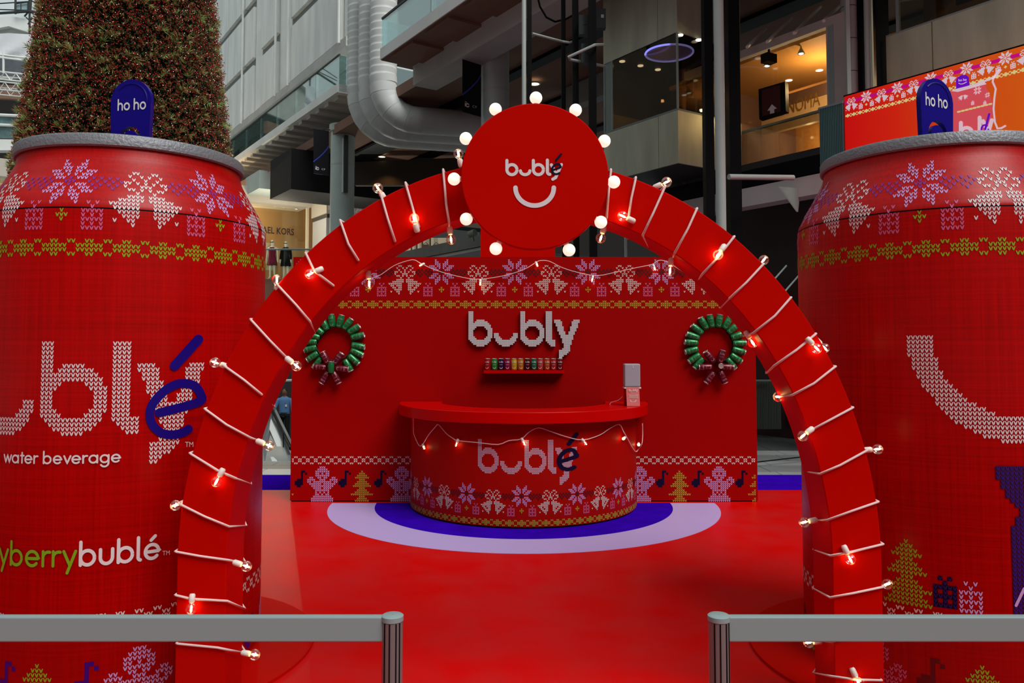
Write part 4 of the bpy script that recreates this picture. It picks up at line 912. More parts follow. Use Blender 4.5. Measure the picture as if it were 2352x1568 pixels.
# ---- posts and guide rails of the lift shafts
def post(name, x0, x1, D, label, m, z0=-.1, z1=14, sq=True, cat='post', deep=None):
    a, b = plan(x0, D).x, plan(x1, D).x; mb = MB()
    if sq: mb.box(((a+b)/2, D, (z0+z1)/2), (b-a, deep or (b-a), z1-z0))
    else: mb.lathe([((b-a)/2, z0), ((b-a)/2, z1)], ((a+b)/2, D, 0), 24)
    o_ = mb.build(name, m, None, not sq, loc=((a+b)/2, D, z0)); tag(o_, label, cat, 'lift shaft posts and rails'); return o_
post('shaft_post', 1199, 1209, 13, 'slim pale grey post rising behind the top of the round sign', M['lightgrey'], sq=False)
post('guide_rail', 1211, 1222, 13.2, 'black guide rail right against the slim pale grey post', M['black'])
post('guide_rail', 1291, 1301, 14.2, 'thin black guide rail standing alone right of the round sign top', M['black'])
post('guide_rail', 1317, 1331, 13.8, 'black guide rail with pipe bracket, left one of the lift pair', M['black'])
post('guide_rail', 1355, 1372, 13.4, 'wider black guide rail next to the lift car', M['black'])
post('shaft_post', 1648, 1671, 11.5, 'thick grey round post between the lift and the shop bay', M['lightgrey'], sq=False)
post('guide_rail', 1622, 1642, 12.4, 'black rail immediately left of the thick grey round post', M['black'], deep=.2)
post('guide_rail', 1676, 1702, 12.6, 'broad black rail immediately right of the thick grey round post', M['black'], deep=.3)
def pipe(name, pts, r, label, m, cat='pipe'):
    pts = [P(*p) for p in pts]; mb = MB(); mb.tube(pts, r, 10); tag(mb.build(name, m, None, True, loc=pts[0]), label, cat)
pipe('bracket_pipe', [(1222, 77, 13.2), (1290, 95, 13.9), (1308, 98, 13.9), (1317, 95, 13.9)], .022, 'grey bracket pipe reaching right from the black rail behind the sign', M['lightgrey'])
pipe('bracket_pipe', [(1388, 102, 13.6), (1366, 103, 13.2), (1306, 131, 13.2), (1310, 137, 13.6), (1390, 152, 13.9)], .025, 'bent grey bracket pipe reaching left from the lift car', M['lightgrey'])
pipe('bracket_pipe', [(1674, 406, 11.5), (1822, 408, 12.0)], .042, 'level grey pipe from the thick round post towards the right can', M['lightgrey'])
pipe('hanging_cable', [(1232, -20, 15), (1240, 15, 15), (1255, 40, 15), (1275, 50, 15), (1300, 44, 15), (1325, 30, 15)], .02, 'black cable looping between the rails above the sign', M['black'], 'cable')
for i, (x, y, lab) in enumerate(((1340, 60, 'black rail clamp box, upper one beside the left lift rail'), (1345, 125, 'black rail clamp box, lower one beside the left lift rail'), (1380, 45, 'black switch box with white sticker beside the lift car'))):
    t = thing('control_box', lab, 'box', P(x, y, 13.6), 'boxes on the guide rails'); mb = MB(); p = P(x, y, 13.6); mb.box(p, (.16, .14, .34)); mb.build('box_body', M['darkgrey'], t)
    mb = MB(); mb.box(p+Vector((.02, -.075, .03)), (.05, .006, .06)); mb.build('sticker', M['lightgrey'] if i == 2 else M['darkgrey'], t)
es = MB(); es.prism([P(1296, 203, 22), P(1420, 150, 20), P(1420, 205, 20), P(1296, 250, 22)], (0, .6, 0)); tag(es.build('escalator_flank', mat('grey_flank', (.22, .22, .21), .6, vary=.3), None), 'grey escalator flank crossing behind the lift rails', 'escalator')

# ---- lift car
oc = plan(1562, 14.0); zc = [P(1562, y, 14.0).z for y in (374, 250, 73)]; lu, lv = 2.02, 1.7
lc = thing('lift_car', 'olive stainless lift car with glass band and blue ring light', 'lift', oc+Vector((0, 0, zc[0])))
for nm, za, zb2 in (('lower_body', zc[0], zc[1]), ('upper_body', zc[2], zc[2]+4.5)):
    for (p, du, dv) in ((oc, lu*.24, .03), (oc+U*lu*.245, lu*.755, .03)): mb = MB(); uvbox(mb, p, du, dv, za, zb2); mb.build(nm+'_panel', M['steel'], lc)
    mb = MB(); uvbox(mb, oc+V*.03, .03, lv, za, zb2); mb.build(nm+'_panel', M['steel'], lc)
    mb = MB(); uvbox(mb, oc+V*.04+U*.04, lu, lv, za+.01, za+.06); mb.build(nm+'_floor', M['darkgrey'], lc)
mb = MB(); uvbox(mb, oc, lu, .03, zc[1]-.02, zc[1]+.015); uvbox(mb, oc, .03, lv, zc[1]-.02, zc[1]+.015); mb.build('sill', M['alu'], lc)
mb = MB(); uvbox(mb, oc+U*.01+V*.01, lu*.86, .015, zc[1]+.015, zc[2]); mb.build('glass_pane', M['liftglass'], lc)
mb = MB(); uvbox(mb, oc+U*(lu*.88)+V*.01, lu*.12, .015, zc[1]+.015, zc[2]); mb.build('glass_pane', M['glasspane'], lc)
mb = MB(); uvbox(mb, oc+U*.01+V*.03, .015, lv, zc[1]+.015, zc[2]); mb.build('glass_pane', M['liftglass'], lc)
for p in (oc, oc+U*lu*.87, oc+U*(lu-.03)): mb = MB(); uvbox(mb, p, .03, .03, zc[1], zc[2]); mb.build('corner_post', M['alu'], lc)
mb = MB(); uvbox(mb, oc+U*.1+V*lv, lu, .05, zc[0], zc[2]+.1); uvbox(mb, oc+U*lu+V*.1, .05, lv, zc[0], zc[2]); mb.build('cabin_back', mat('cabin_brown', (.045, .022, .018), .35, vary=.7, vscale=2.2), lc)
mb = MB(); uvbox(mb, oc+U*.1+V*(lv-.04), lu-.1, .04, zc[0]+.1, zc[1]+.42); uvbox(mb, oc+U*(lu-.05)+V*.15, .05, lv-.2, zc[0]+.1, zc[1]+.42); mb.build('cabin_dado', mat('cabin_beige', (.26, .21, .15), .5, vary=.3, vscale=2), lc)
mb = MB(); uvbox(mb, oc+U*.15+V*(lv-.12), lu-.25, .04, zc[1]+.30, zc[1]+.34); mb.build('cabin_handrail', M['alu'], lc)
mb = MB(); uvbox(mb, oc+U*.05+V*.05, lu-.05, lv, zc[2]-.03, zc[2]); mb.build('cabin_ceiling', M['black'], lc)
for (x, y) in ((1429, 142), (1471, 152), (1511, 161), (1562, 82), (1605, 93)):
    r_ = ray(x, y); s_ = (zc[2]-.05-H)/r_.z; p = r_*s_; p.z += H; mb = MB(); mb.lathe([(.001, 0), (.055, 0), (.06, .015)], p, 16); mb.build('ceiling_lamp', M['lampw'], lc)
r_ = ray(1537, 122); s_ = (zc[2]-.16-H)/r_.z; p = r_*s_; p.z += H; rr_ = 55/F*p.y
mb = MB(); mb.tube([p+Vector((rr_*math.cos(a*math.pi/24), rr_*math.sin(a*math.pi/24), 0)) for a in range(49)], .018, 8); mb.build('ring_light', M['ring'], lc, 'all')
mb = MB(); mb.lathe([(.001, .012), (rr_, .012)], p, 32); mb.build('ring_diffuser', mat('ring_diffuser', (.10, .07, .22), .5, emit=.25), lc)
mb = MB(); mb.tube([p, p+Vector((.12, .1, .14))], .012, 6); mb.build('ring_stem', M['alu'], lc)
lamp('cabin_lamp', oc+U*1.2+V*.8+Vector((0, 0, zc[1]+.6)), 6, (1, .6, .3))

# ---- shop bay with gold letters
ob_ = plan(1910, 13.0); zt1, zt2, zf = P(1910, 42, 13).z, P(1910, 62, 13).z, P(1910, 333, 13).z
bay = thing('shop_bay', 'glazed upper shop bay with amber interior between the lift and the screen', 'shopfront', ob_+Vector((0, 0, zf)))
mb = MB(); uvbox(mb, ob_, 3.2, .12, zt2, zt1); mb.build('top_beam', M['soffit'], bay)
mb = MB(); uvbox(mb, ob_-U*.36, .36, .14, zf-.2, zt1); mb.build('side_post', M['soffit'], bay)
mb = MB(); uvbox(mb, ob_-U*.14-V*.01, .10, .02, zf, zt2); mb.build('post_strip', M['alu'], bay)
for i in range(3): mb = MB(); uvbox(mb, ob_+U*(.01+i*1.0)+V*.04, .985, .015, zf, zt2); mb.build('glass_pane', M['clearglass'], bay)
mb = MB(); uvbox(mb, ob_, 3.2, 5, zf-.12, zf); mb.build('bay_floor', M['darkgrey'], bay)
mb = MB(); uvbox(mb, ob_+U*3.2+V*.05, .1, 3.6, zf-.1, zt1+.1); mb.build('light_stop_wall', M['brown'], bay)  # added wall that keeps the bay lamps' light off the lift car
mb = MB(); uvbox(mb, ob_-U*.4+V*3.6, 5.5, .1, zf-.2, zt1+.9); mb.build('amber_wall', M['ochre'], bay)
sc_ = ob_-U*.3+V*2.4; zs1, zs2 = P(1870, 193, 15.4).z, P(1870, 262, 15.4).z
mb = MB(); uvbox(mb, sc_, 5.0, .12, zs2, zs1-.12); sbd = mb.build('sign_board', mat('tan_sign_board', (.85, .60, .32), .6), bay)
mb = MB(); uvbox(mb, ob_-U*.3+V*.3, 4.2, 3.2, zt2+.02, zt2+.10); mb.build('bay_ceiling', M['ochre'], bay)
mb = MB(); uvbox(mb, sc_-V*.02, 5.0, .1, zs1-.12, zs1+.12); mb.build('shadow_gap', M['brown'], bay)
mb = MB(); sp_ = sc_-V*.03
def on_plane(x, y, p0, n):
    r_ = ray(x, y); p0 = Vector(p0); s_ = ((p0-Vector((0, 0, H))).dot(n))/(r_.dot(n)); p = r_*s_; p.z += H; return p
A = on_plane(1788, 250, sp_, V); B2 = on_plane(1884, 232, sp_, V); zz = Vector((0, 0, 1)); hh = .33
ex = (B2-A); ex.z = 0; wdt = ex.length; ex.normalize(); zb3 = (A.z+B2.z)/2
font_mesh(mb, 'ONOMA', lambda a, b: Vector((A.x, A.y, zb3-.12))+ex*(a*wdt/3.9)+zz*(b*.40), 1)
A3 = on_plane(1702, 272, sp_, V); font_mesh(mb, 'LIA', lambda a, b: Vector((A3.x, A3.y, zb3-.12))+ex*(a*wdt/3.75)+zz*(b*.36), 1, bold=.01)
mb.build('gold_lettering', M['gold'], sbd)
for (x, y) in ((1882, 162), (1812, 185)):
    p = on_plane(x, y, ob_+Vector((0, 0, zt2+.01)), Vector((0, 0, 1))); mb = MB(); mb.lathe([(.001, 0), (.07, 0)], p, 16); mb.build('recessed_lamp', M['lampw'], bay)
for (x, y) in ((1840, 124), (1762, 152)):
    p = P(x, y, 13.9); mb = MB(); mb.lathe([(.012, .14), (.02, .10), (.07, .0)], p, 14); mb.build('track_lamp', M['alu'], bay, True); mb = MB(); mb.sphere(p+Vector((0, 0, .005)), .045, 12, 6, sc=(1, 1, .4)); mb.build('track_lamp_bulb', M['lampw'], bay)
mb = MB(); uvbox(mb, ob_+V*.5, 3.2, .05, P(1910, 238, 13.2).z, P(1910, 232, 13.2).z); mb.build('inner_handrail', mat('rail_blue_grey', (.22, .30, .32), .4), bay)
mb = MB(); uvbox(mb, ob_+V*.5, 3.2, .02, zf, P(1910, 238, 13.2).z); mb.build('inner_glass', glass('bay_rail_glass', (.70, .70, .68), .12), bay)
lamp('bay_lamp', ob_+U*.9+V*1.2+Vector((0, 0, zt2-.5)), 55, (1, .62, .28))
lamp('bay_lamp', ob_+U*2.4+V*3.0+Vector((0, 0, zt2-.9)), 40, (1, .62, .28))
kp = [P(1742, 205, 14.0), P(1803, 187, 13.5), P(1805, 255, 13.5), P(1744, 274, 14.0)]
t = thing('kiosk_board', 'dark directory board with white arrow hanging inside the amber shop bay', 'sign', kp[3]); mb = MB(); mb.prism(kp, (.1, .12, 0)); mb.build('board', M['black'], t)
kf_ = lambda u, v: kp[0]+(kp[1]-kp[0])*u+(kp[3]-kp[0])*v+Vector((-.004, -.008, 0))
mb = MB(); mb.add([kf_(.12, .06), kf_(.82, .06), kf_(.82, .93), kf_(.12, .93)], [(0, 1, 2, 3)]); mb.build('maroon_face', mat('maroon_face', (.06, .006, .006), .5), t)
kf2 = lambda u, v: kf_(u, v)+Vector((-.002, -.004, 0)); mb = MB(); mb.add([kf2(*q) for q in ((.50,.62),(.68,.80),(.58,.80),(.58,.92),(.42,.92),(.42,.80),(.32,.80))], [(0, 1, 2, 3, 4, 5, 6)]); mb.build('arrow', M['white'], t)
t = thing('loudspeaker', 'small black loudspeaker hanging in the top of the shop bay', 'speaker', P(1766, 135, 13.3)); mb = MB(); mb.box(P(1766, 135, 13.3), (.22, .16, .15), Matrix.Rotation(.5, 3, 'Z')); mb.build('speaker_box', M['black'], t); mb = MB(); mb.box(P(1766, 120, 13.3), (.03, .03, .1)); mb.build('hanger', M['black'], t)
for i, (a, b) in enumerate((((1716, 108), (1759, 66)), ((1762, 96), (1819, 42)), ((1824, 76), (1884, 16)), ((1892, 48), (1948, -4)))):
    mb = MB(); mb.tube([P(*a, 13.9-i*.3), P(*b, 15.4-i*.3)], .030, 8); tag(mb.build('brace_rod', M['offwhite'], None, True, loc=P(*a, 13.9-i*.3)), 'slanting grey brace rod, %s along the top of the shop bay' % ('leftmost', 'second from the left', 'third from the left', 'rightmost')[i], 'rod', 'brace rods above the shop bay')
mb = MB(); uvbox(mb, ob_-U*1.5, 5.5, .1, zf-.42, zf-.12); struct(mb, 'trim_louvre', M['black'])
mb = MB(); uvbox(mb, ob_-U*3+V*.02, 7.2, .35, zf-.78, zf-.44); struct(mb, 'trim_beam', M['offwhite'])
mb = MB(); uvbox(mb, ob_-U*3+V*1.3, 8, .2, 2.9, zf-.44); struct(mb, 'wall_under_bay', mat('dim_wall', (.05, .045, .04), .7))
mb = MB(); uvbox(mb, ob_-U*3+V*1.1, 9, .3, -.1, 2.9); struct(mb, 'wall_under_bay_lower', mat('dim_red_wall', (.035, .008, .008), .3, spec=.5))
mb = MB(); mb.prism([P(1787, 428, 13.0), P(1835, 432, 13.6), P(1829, 486, 13.4)], V*.05); tag(mb.build('gusset_bracket', M['lightgrey'], None), 'triangular grey gusset bracket under the shop bay beam', 'bracket')
for i, (a, b) in enumerate((((1775, 645), (1806, 610)), ((1800, 672), (1835, 632)))): mb = MB(); mb.tube([P(*a, 12.0), P(*b, 12.4)], .014, 6); tag(mb.build('stay_rod', M['alu'], None, True, loc=P(*a, 12.0)), 'thin slanting rod in the dark beside the right can, %s one' % ('upper', 'lower')[i], 'rod', 'stay rods in the dark')

# ---- ribbed teal panel, screen, second lift
ot = plan(1950, 12.0)
tp = thing('ribbed_screen', 'teal ribbed glass panel left of the red screen', 'panel', ot+U*.02); q0 = ot+U*.02; zz0, zz1 = P(1950, 380, 12).z, P(1950, 236, 12).z
mb = MB(); uvbox(mb, q0, .42, .05, zz0, zz1); mb.build('backing', M['teal'], tp)
for i in range(14): mb = MB(); uvbox(mb, q0+U*(.006+i*.03)-V*.012, .016, .012, zz0, zz1); mb.build('rib', M['teal'], tp)
mb = MB(); uvbox(mb, q0-V*.02, .43, .08, zz1, zz1+.03); mb.build('cap_rail', M['alu'], tp)
scr = thing('led_screen', 'large glowing red and orange screen showing knitted patterns and a can', 'screen', ot); zs_t = P(1950, 222, 12).z
so0 = ot; mg = mat('screen_gradient', (.6, 0, 0), .4, emit=1); nt = mg.node_tree; b = nt.nodes['Principled BSDF']
tc = nt.nodes.new('ShaderNodeTexCoord'); sx = nt.nodes.new('ShaderNodeSeparateXYZ'); mr = nt.nodes.new('ShaderNodeMapRange'); rp = nt.nodes.new('ShaderNodeValToRGB')
mr.inputs['From Min'].default_value = 0; mr.inputs['From Max'].default_value = 1.5
nt.links.new(tc.outputs['Object'], sx.inputs[0]); nt.links.new(sx.outputs[0], mr.inputs['Value']); nt.links.new(mr.outputs[0], rp.inputs[0])
rp.color_ramp.elements[0].color = (.50, .0, .0, 1); rp.color_ramp.elements[1].color = (.56, .085, .0, 1); e_ = rp.color_ramp.elements.new(.3); e_.color = (.55, .01, .0, 1)
nt.links.new(rp.outputs[0], b.inputs['Emission Color']); b.inputs['Emission Strength'].default_value = 1.0; b.inputs['Base Color'].default_value = (.02, .01, .01, 1)
mb = MB(); uvbox(mb, so0-U*4.6, 4.6, .08, zs_t-2.6, zs_t); mb.build('screen_face', mg, scr)
mb = MB(); uvbox(mb, so0-U*4.62+V*.01, 4.64, .09, zs_t, zs_t+.025); mb.build('screen_edge', M['black'], scr)
def sfn2(c, r, l=.004): return so0-U*(.36+c*.01276)-V*l+Vector((0, 0, zs_t-.018-r*.0130))
for nm, cells, m in (('snowflake_glyph', SNOW+[(c, r) for c, r in SNOWC], 'scrwhite'), ('bell_glyph', sh(BELL, 19), 'scrwhite'), ('gift_glyph', sh(GIFT, 7), 'scrwhite'), ('gift_glyph', sh(GIFT, -7), 'scrwhite'), ('clover_glyph', CROSS, 'scryellow')):
    for k in range(-1, 8):
        q = [c for c in sh(cells, 38*k) if c[0] > -27]; mb = MB(); stitches(mb, q, sfn2, sq=True)
        if q: mb.build(nm, M[m], scr)
for k in range(-1, 8):
    for a, b2 in ((-14, -5), (5, 14)):
        mb = MB(); q0 = max(a+38*k, -27); mb.add([sfn2(q0, 4.6, .003), sfn2(b2+38*k, 4.6, .003), sfn2(b2+38*k, 8.4, .003), sfn2(q0, 8.4, .003)], [(0, 1, 2, 3)])
        if b2+38*k > -27: mb.build('magenta_stripe', M['scrmag'], scr)
mb = MB()
for k in range(-3, 36): stitches(mb, [c for c in BAND(k) if c[0] > -27], sfn2, sq=True)
mb.build('yellow_band', M['scryellow'], scr)['kind'] = 'stuff'
def sp(x, y, l=.006): return on_plane(x, y, so0-V*l, V)
mb = MB(); mb.add([sp(x, y, .008) for x, y in ((2183,208),(2262,192),(2278,230),(2284,420),(2180,420))], [(0, 1, 2, 3, 4)]); mb.build('can_picture', M['scrpink'], scr)
mb = MB(); mb.add([sp(x, y, .010) for x, y in ((2184,209),(2198,203),(2260,187),(2266,193),(2200,211))], [(0, 1, 2, 3, 4)])
for cx_, cy_, s_ in ((2212, 222, .9), (2245, 208, .9), (2268, 218, .6)):
    stitches(mb, sh(SNOW if cx_ != 2212 else [q for q in BELL if q[1] > 9], 0), lambda c, r, a=cx_, b=cy_, k=s_: sp(a+c*1.5*k, b+(r-(6 if a != 2212 else 12))*1.5*k-c*.3, .011), sq=True)
for cx_ in (2234, 2262): stitches(mb, GIFT, lambda c, r, a=cx_: sp(a+c*1.4, 236+(r-15)*1.4-c*.3, .011), sq=True)
for a, b2 in (((2207,282),(2207,330)), ((2250,270),(2250,330)), ((2258,278),(2268,300)), ((2278,276),(2264,322))): ribbon(mb, [a, b2], 9, lambda x, y: sp(x, y, .012))
ribbon(mb, [(2207+13+13*math.cos(a*.4), 305+12*math.sin(a*.4)) for a in range(17)], 8, lambda x, y: sp(x, y, .012))
mb.build('can_picture_print', M['scrwhite'], scr)['kind'] = 'stuff'
mb = MB()
for i in range(9): ribbon(mb, [(2200+i*9, 257-i*2.2), (2205+i*9, 256-i*2.2)], 4, lambda x, y: sp(x, y, .012))
mb.build('can_picture_band', M['scryellow'], scr)['kind'] = 'stuff'
mb = MB(); q = [(2196,204),(2196,184),(2200,177),(2209,172),(2219,172),(2225,177),(2227,196),(2212,200)]; mb.add([sp(x, y, .012) for x, y in q], [tuple(range(8))]); mb.build('tab_picture', M['scrpurple'], scr)
mb = MB(); font_mesh(mb, 'ho ho', lambda a, b: sp(2201+a*8.2, 187-b*8-a*.8, .014), 1, bold=.02); ribbon(mb, [(2202+i*2, 191+[0,1.2,1.8,2,1.8,1.2,.4,-.6,-1.6,-2.6][i]) for i in range(10)], 1.6, lambda x, y: sp(x, y, .014)); mb.build('tab_picture_print', M['scrwhite'], scr)
mb = MB(); ribbon(mb, [(2262, 300), (2272, 262)], 5, lambda x, y: sp(x, y, .014)); ribbon(mb, [(2262+8*math.cos(a*.45), 297+10*math.sin(a*.45)) for a in range(13)], 4, lambda x, y: sp(x, y, .014)); mb.build('accent_picture', M['scrpurple'], scr)
mb = MB(); ribbon(mb, [(2235,196),(2262,186),(2282,178),(2290,166),(2298,160),(2290,172),(2281,180),(2280,188),(2287,204),(2284,225),(2282,250),(2285,280),(2291,295),(2300,294),(2309,289)], 4.5, lambda x, y: sp(x, y, .014)); mb.build('ribbon_picture', M['scrwhite'], scr)

post('tiled_column', 1946, 1984, 12.9, 'white tiled round column beside the left edge of the screen', mat('white_tile', (.42, .42, .45), .3, vary=.1), sq=False, cat='column')
def strip(name, x0, x1, D, label, m): post(name, x0, x1, D, label, m, deep=.06)
strip('steel_strip', 1956, 1965, 12.68, 'riveted steel strip on the face of the white tiled column', M['lightgrey'])
for i in range(9):
    zq = 6.2+i*.55; mb = MB(); a_ = plan(1965, 12.9); mb.lathe([(.1365, zq), (.1375, zq+.006), (.1365, zq+.012)], (a_.x, a_.y, 0), 24); o_ = mb.build('tile_joint', M['darkgrey'], None); o_.parent = bpy.data.objects['tiled_column']; o_.location = -Vector(bpy.data.objects['tiled_column'].location)
post('guide_rail', 1983, 1999, 12.8, 'broad black rail right of the white tiled column', M['black'])
post('shaft_post', 2000, 2016, 12.6, 'grey round post between two black rails above the screen', M['lightgrey'], sq=False)
post('guide_rail', 2019, 2050, 12.9, 'widest black rail next to the brushed steel lift wall', M['black'])
post('steel_strip', 2016, 2020, 12.5, 'thin olive strip beside the grey round post above the screen', M['steel'])
o3 = plan(2050, 12.7); zq = P(2050, 86, 12.7).z
l2 = thing('second_lift', 'brushed olive steel lift wall with smoked glass above, top right', 'lift', o3)
for i in range(4): mb = MB(); uvbox(mb, o3-U*(.75+i*1.6 if i else .74), (.74 if i == 0 else 1.59), .04, zs_t-.6, zq); mb.build('steel_panel', M['steel'], l2)
mb = MB(); uvbox(mb, o3-U*6, 6, .05, zq, zq+.03); mb.build('sill', M['alu'], l2)
for i in range(3): mb = MB(); uvbox(mb, o3-U*(2.2+i*2)+V*.01, 1.98, .02, zq+.03, zq+3); mb.build('glass_pane', M['liftglass'], l2)
mb = MB(); uvbox(mb, o3-U*.22+V*.01, .05, .05, zq, zq+3); mb.build('corner_post', M['alu'], l2)
mb = MB(); uvbox(mb, o3-U*6+V*1.2, 6, .1, zq-.4, zq+3.2); mb.build('cabin_back', mat('cabin_tan', (.22, .14, .09), .5, vary=.6, vscale=.8), l2)
lamp('cabin_lamp', o3-U*2.0+V*.6+Vector((0, 0, zq+1.0)), 9, (1, .72, .42))
for (x, y, w__, h__) in ((2225, -6, 60, 18), (2290, -12, 26, 16)): mb = MB(); q = [on_plane(x+a*w__/2, y+b*h__/2-a*w__*.16, o3+V*.9, V) for a, b in ((-1, 1), (1, 1), (1, -1), (-1, -1))]; mb.prism(q, V*.03); mb.build('cabin_display', M['black'], l2)
mb = MB(); font_mesh(mb, '19A', lambda a, b: on_plane(2235+a*7, 17-b*6-a*2, o3+V*.88, V), 1, bold=.02); mb.build('cabin_lettering', M['darkgrey'], l2)

# ---- clothing shop, upper level
D0 = 36; oC = plan(712, D0); zA, zB = P(712, 443, D0).z, P(712, 476, D0).z; zC = P(712, 502, D0).z; zD = P(712, 637, 31).z
sh_ = thing('clothing_shop', 'cream shopfront with amber window left of the arch', 'shopfront', oC)
mb = MB(); uvbox(mb, oC-V*14, .6, 14, zB, zA); mb.build('fascia', M['shopcream2'] if 'shopcream2' in M else mat('cream_fascia', (.50, .46, .39), .7), sh_)
mb = MB(); uvbox(mb, oC-V*14+U*.6, 1.2, 14, zB+.05, zB+.15); mb.build('window_soffit', M['shopcream'], sh_)
mb = MB(); uvbox(mb, oC-V*14+U*3.2, .2, 17.5, zD-.4, zA); mb.build('amber_back_wall', M['shoporange'], sh_)
mb = MB(); uvbox(mb, oC-V*14-U*2.2, 5.5, 14, zD-.7, zD-.4); mb.build('shop_floor', M['offwhite'], sh_)
mb = MB(); uvbox(mb, oC-V*14-U*5.5, .3, 20, zD-1.1, zD-.4); mb.build('slab_edge', M['brown'], sh_)
for v_ in (-3.8, -6.8): mb = MB(); uvbox(mb, oC+V*v_+U*1.6, .8, 2.9, zD-.4, zD+.2); uvbox(mb, oC+V*v_+U*2.5, .2, 2.9, zD+.9, zD+2.2); mb.build('display_plinth', M['shopcream'], sh_)
for i in range(5):
    x = (583, 608, 631, 652, 681)[i]; y = (467, 468, 471, 473, 476)[i]; p = P(x, y, 36.6-i*.0); mb = MB(); mb.box(p, (.12, .12, .16)); s_l = mb.build('spot_housing', M['darkgrey'], sh_); mb = MB(); mb.disc(p-Vector((0, 0.02, .085)), .06, 12); mb.build('spot_lens', M['lamp'], s_l)
mb = MB(); uvbox(mb, oC-V*14+U*1.1, .04, 14, zD-.3, zB+.05); mb.build('shop_glass', M['clearglass'], sh_)
mb = MB(); uvbox(mb, oC-V*.12+U*.3, .12, .12, zD-.4, zB); mb.build('frame_post', M['shopcream'], sh_)
pl = oC+U*1.0; A = on_plane(561, 531, pl, U); B2 = on_plane(686, 534, pl, U); ex = (B2-A); ex.z = 0; L_w = ex.length; ex.normalize()
mb = MB(); font_mesh(mb, 'MICHAEL KORS', lambda a, b: Vector((A.x, A.y, A.z))+ex*(a*L_w/7.6)+Vector((0, 0, b*.42)), 1, bold=.02); mb.build('shop_lettering', mat('dark_letter', (.035, .015, .010), .5), sh_)
# projecting corner block and its light wall
zE, zF_ = zA+.02, zC
mb = MB(); uvbox(mb, oC-U*1.9, 1.9, 12, zF_, zE); mb.build('corner_fascia', mat('cream_block', (.46, .42, .36), .7), sh_)
mb = MB(); uvbox(mb, oC-U*1.8+V*.06, 1.8, 12, zF_-.18, zF_); mb.build('shadow_gap', M['darkgrey'], sh_)
for i in range(5): mb = MB(); uvbox(mb, oC-U*1.75+V*(.05+i*1.6), 1.7, 1.57, zD-.4, zF_-.18); mb.build('white_wall_panel', mat('pale_gloss_panel', (.42, .45, .47), .25, spec=.5) if i == 0 else bpy.data.materials['pale_gloss_panel'], sh_)
pl = oC-U*1.93; A = on_plane(752, 481, pl, U); B2 = on_plane(868, 475, pl, U); ex = (B2-A); ex.z = 0; L_w = ex.length; ex.normalize()
mb = MB(); font_mesh(mb, 'MICHAEL', lambda a, b: Vector((A.x, A.y, A.z))+ex*(a*L_w/4.5)+Vector((0, 0, b*.5)), 1, bold=.02); mb.build('shop_lettering', M['white'], sh_)
lamp('shop_lamp', oC-V*3+U*2.4+Vector((0, 0, zB-.3)), 160, (1, .74, .45)); lamp('shop_lamp', oC-V*6+U*2.2+Vector((0, 0, zB-.3)), 160, (1, .74, .45))
lamp('fascia_fill', P(640, 520, 33.5), 170, (1, .88, .70)); lamp('fascia_fill', P(790, 560, 31), 170, (1, .92, .80))  # added fill lights without fittings, brighten the shaded shopfront
rl = thing('balustrade', 'glass balustrade with dark rail in front of the shop mannequins', 'balustrade', P(690, 640, 31)); za_, zb4 = P(690, 572, 31).z, P(690, 640, 31).z
for i in range(5): a_ = plan(560+i*55, 31).x; mb = MB(); mb.box((a_+.45, 31, (za_+zb4)/2), (.9, .03, za_-zb4)); mb.build('glass_panel', M['clearglass'], rl)
mb = MB(); mb.tube([P(550, 572, 31), P(830, 573, 31)], .035, 8); mb.build('handrail', M['alu'], rl)
mb = MB(); mb.box((plan(690, 31).x, 31.2, zb4-.2), (5.5, .3, .4)); mb.build('edge_board', M['brown'], rl)
mb = MB(); uvbox(mb, plan(664, 29), 2.5, 7, P(664, 434, 29).z, P(664, 340, 29).z); o_ = struct(mb, 'trim_black_box', mat('black_bulkhead', (.004, .004, .004), .8))
mb = MB(); uvbox(mb, plan(590, 33), 2.0, 3.4, P(600, 432, 33).z, P(600, 390, 33).z); struct(mb, 'trim_grey_box', M['lightgrey'])
# mid gap below the sign
fb = plan(1110, 22); mb = MB(); uvbox(mb, fb, 8, .5, P(1110, 564, 22).z, P(1110, 538, 22).z); struct(mb, 'trim_fascia', mat('grey_fascia', (.13, .14, .135), .6, vary=.2))
mb = MB(); uvbox(mb, fb+V*.05+U*.2, 7, 4, P(1110, 572, 22).z, P(1110, 565, 22).z); struct(mb, 'trim_soffit', M['soffit'])
t = thing('lit_display', 'cream lit handbag display seen through the gap left of the sign', 'display', P(965, 600, 34))
mb = MB(); mb.prism([P(895, 610, 34), P(1032, 610, 34), P(1032, 546, 34), P(895, 546, 34)], (0, .2, 0)); mb.build('cream_back', mat('glowing_cream', (.70, .62, .45), .7, emit=.22), t)  # back panel glows by itself, the display lighting is put into its material
for x in (925, 945, 957, 970, 988): mb = MB(); mb.box(P(x, 575, 33.8), (.06, .1, 1.6)); mb.build('shelf_upright', M['brown'], t)
for x, lab in ((978, 'dark handbag on the cream display, left one'), (1002, 'dark handbag on the cream display, right one')):
    tt = thing('handbag', lab, 'handbag', P(x, 572, 33.4), 'handbags on the display'); p = P(x, 566, 33.4); mb = MB(); mb.box(p, (.26, .12, .16)); mb.build('bag_body', M['brown'], tt); mb = MB(); mb.tube([p+Vector((.09*math.cos(a*math.pi/8), 0, .07+.09*math.sin(a*math.pi/8))) for a in range(9)], .012, 5); mb.build('bag_handle', M['black'], tt)
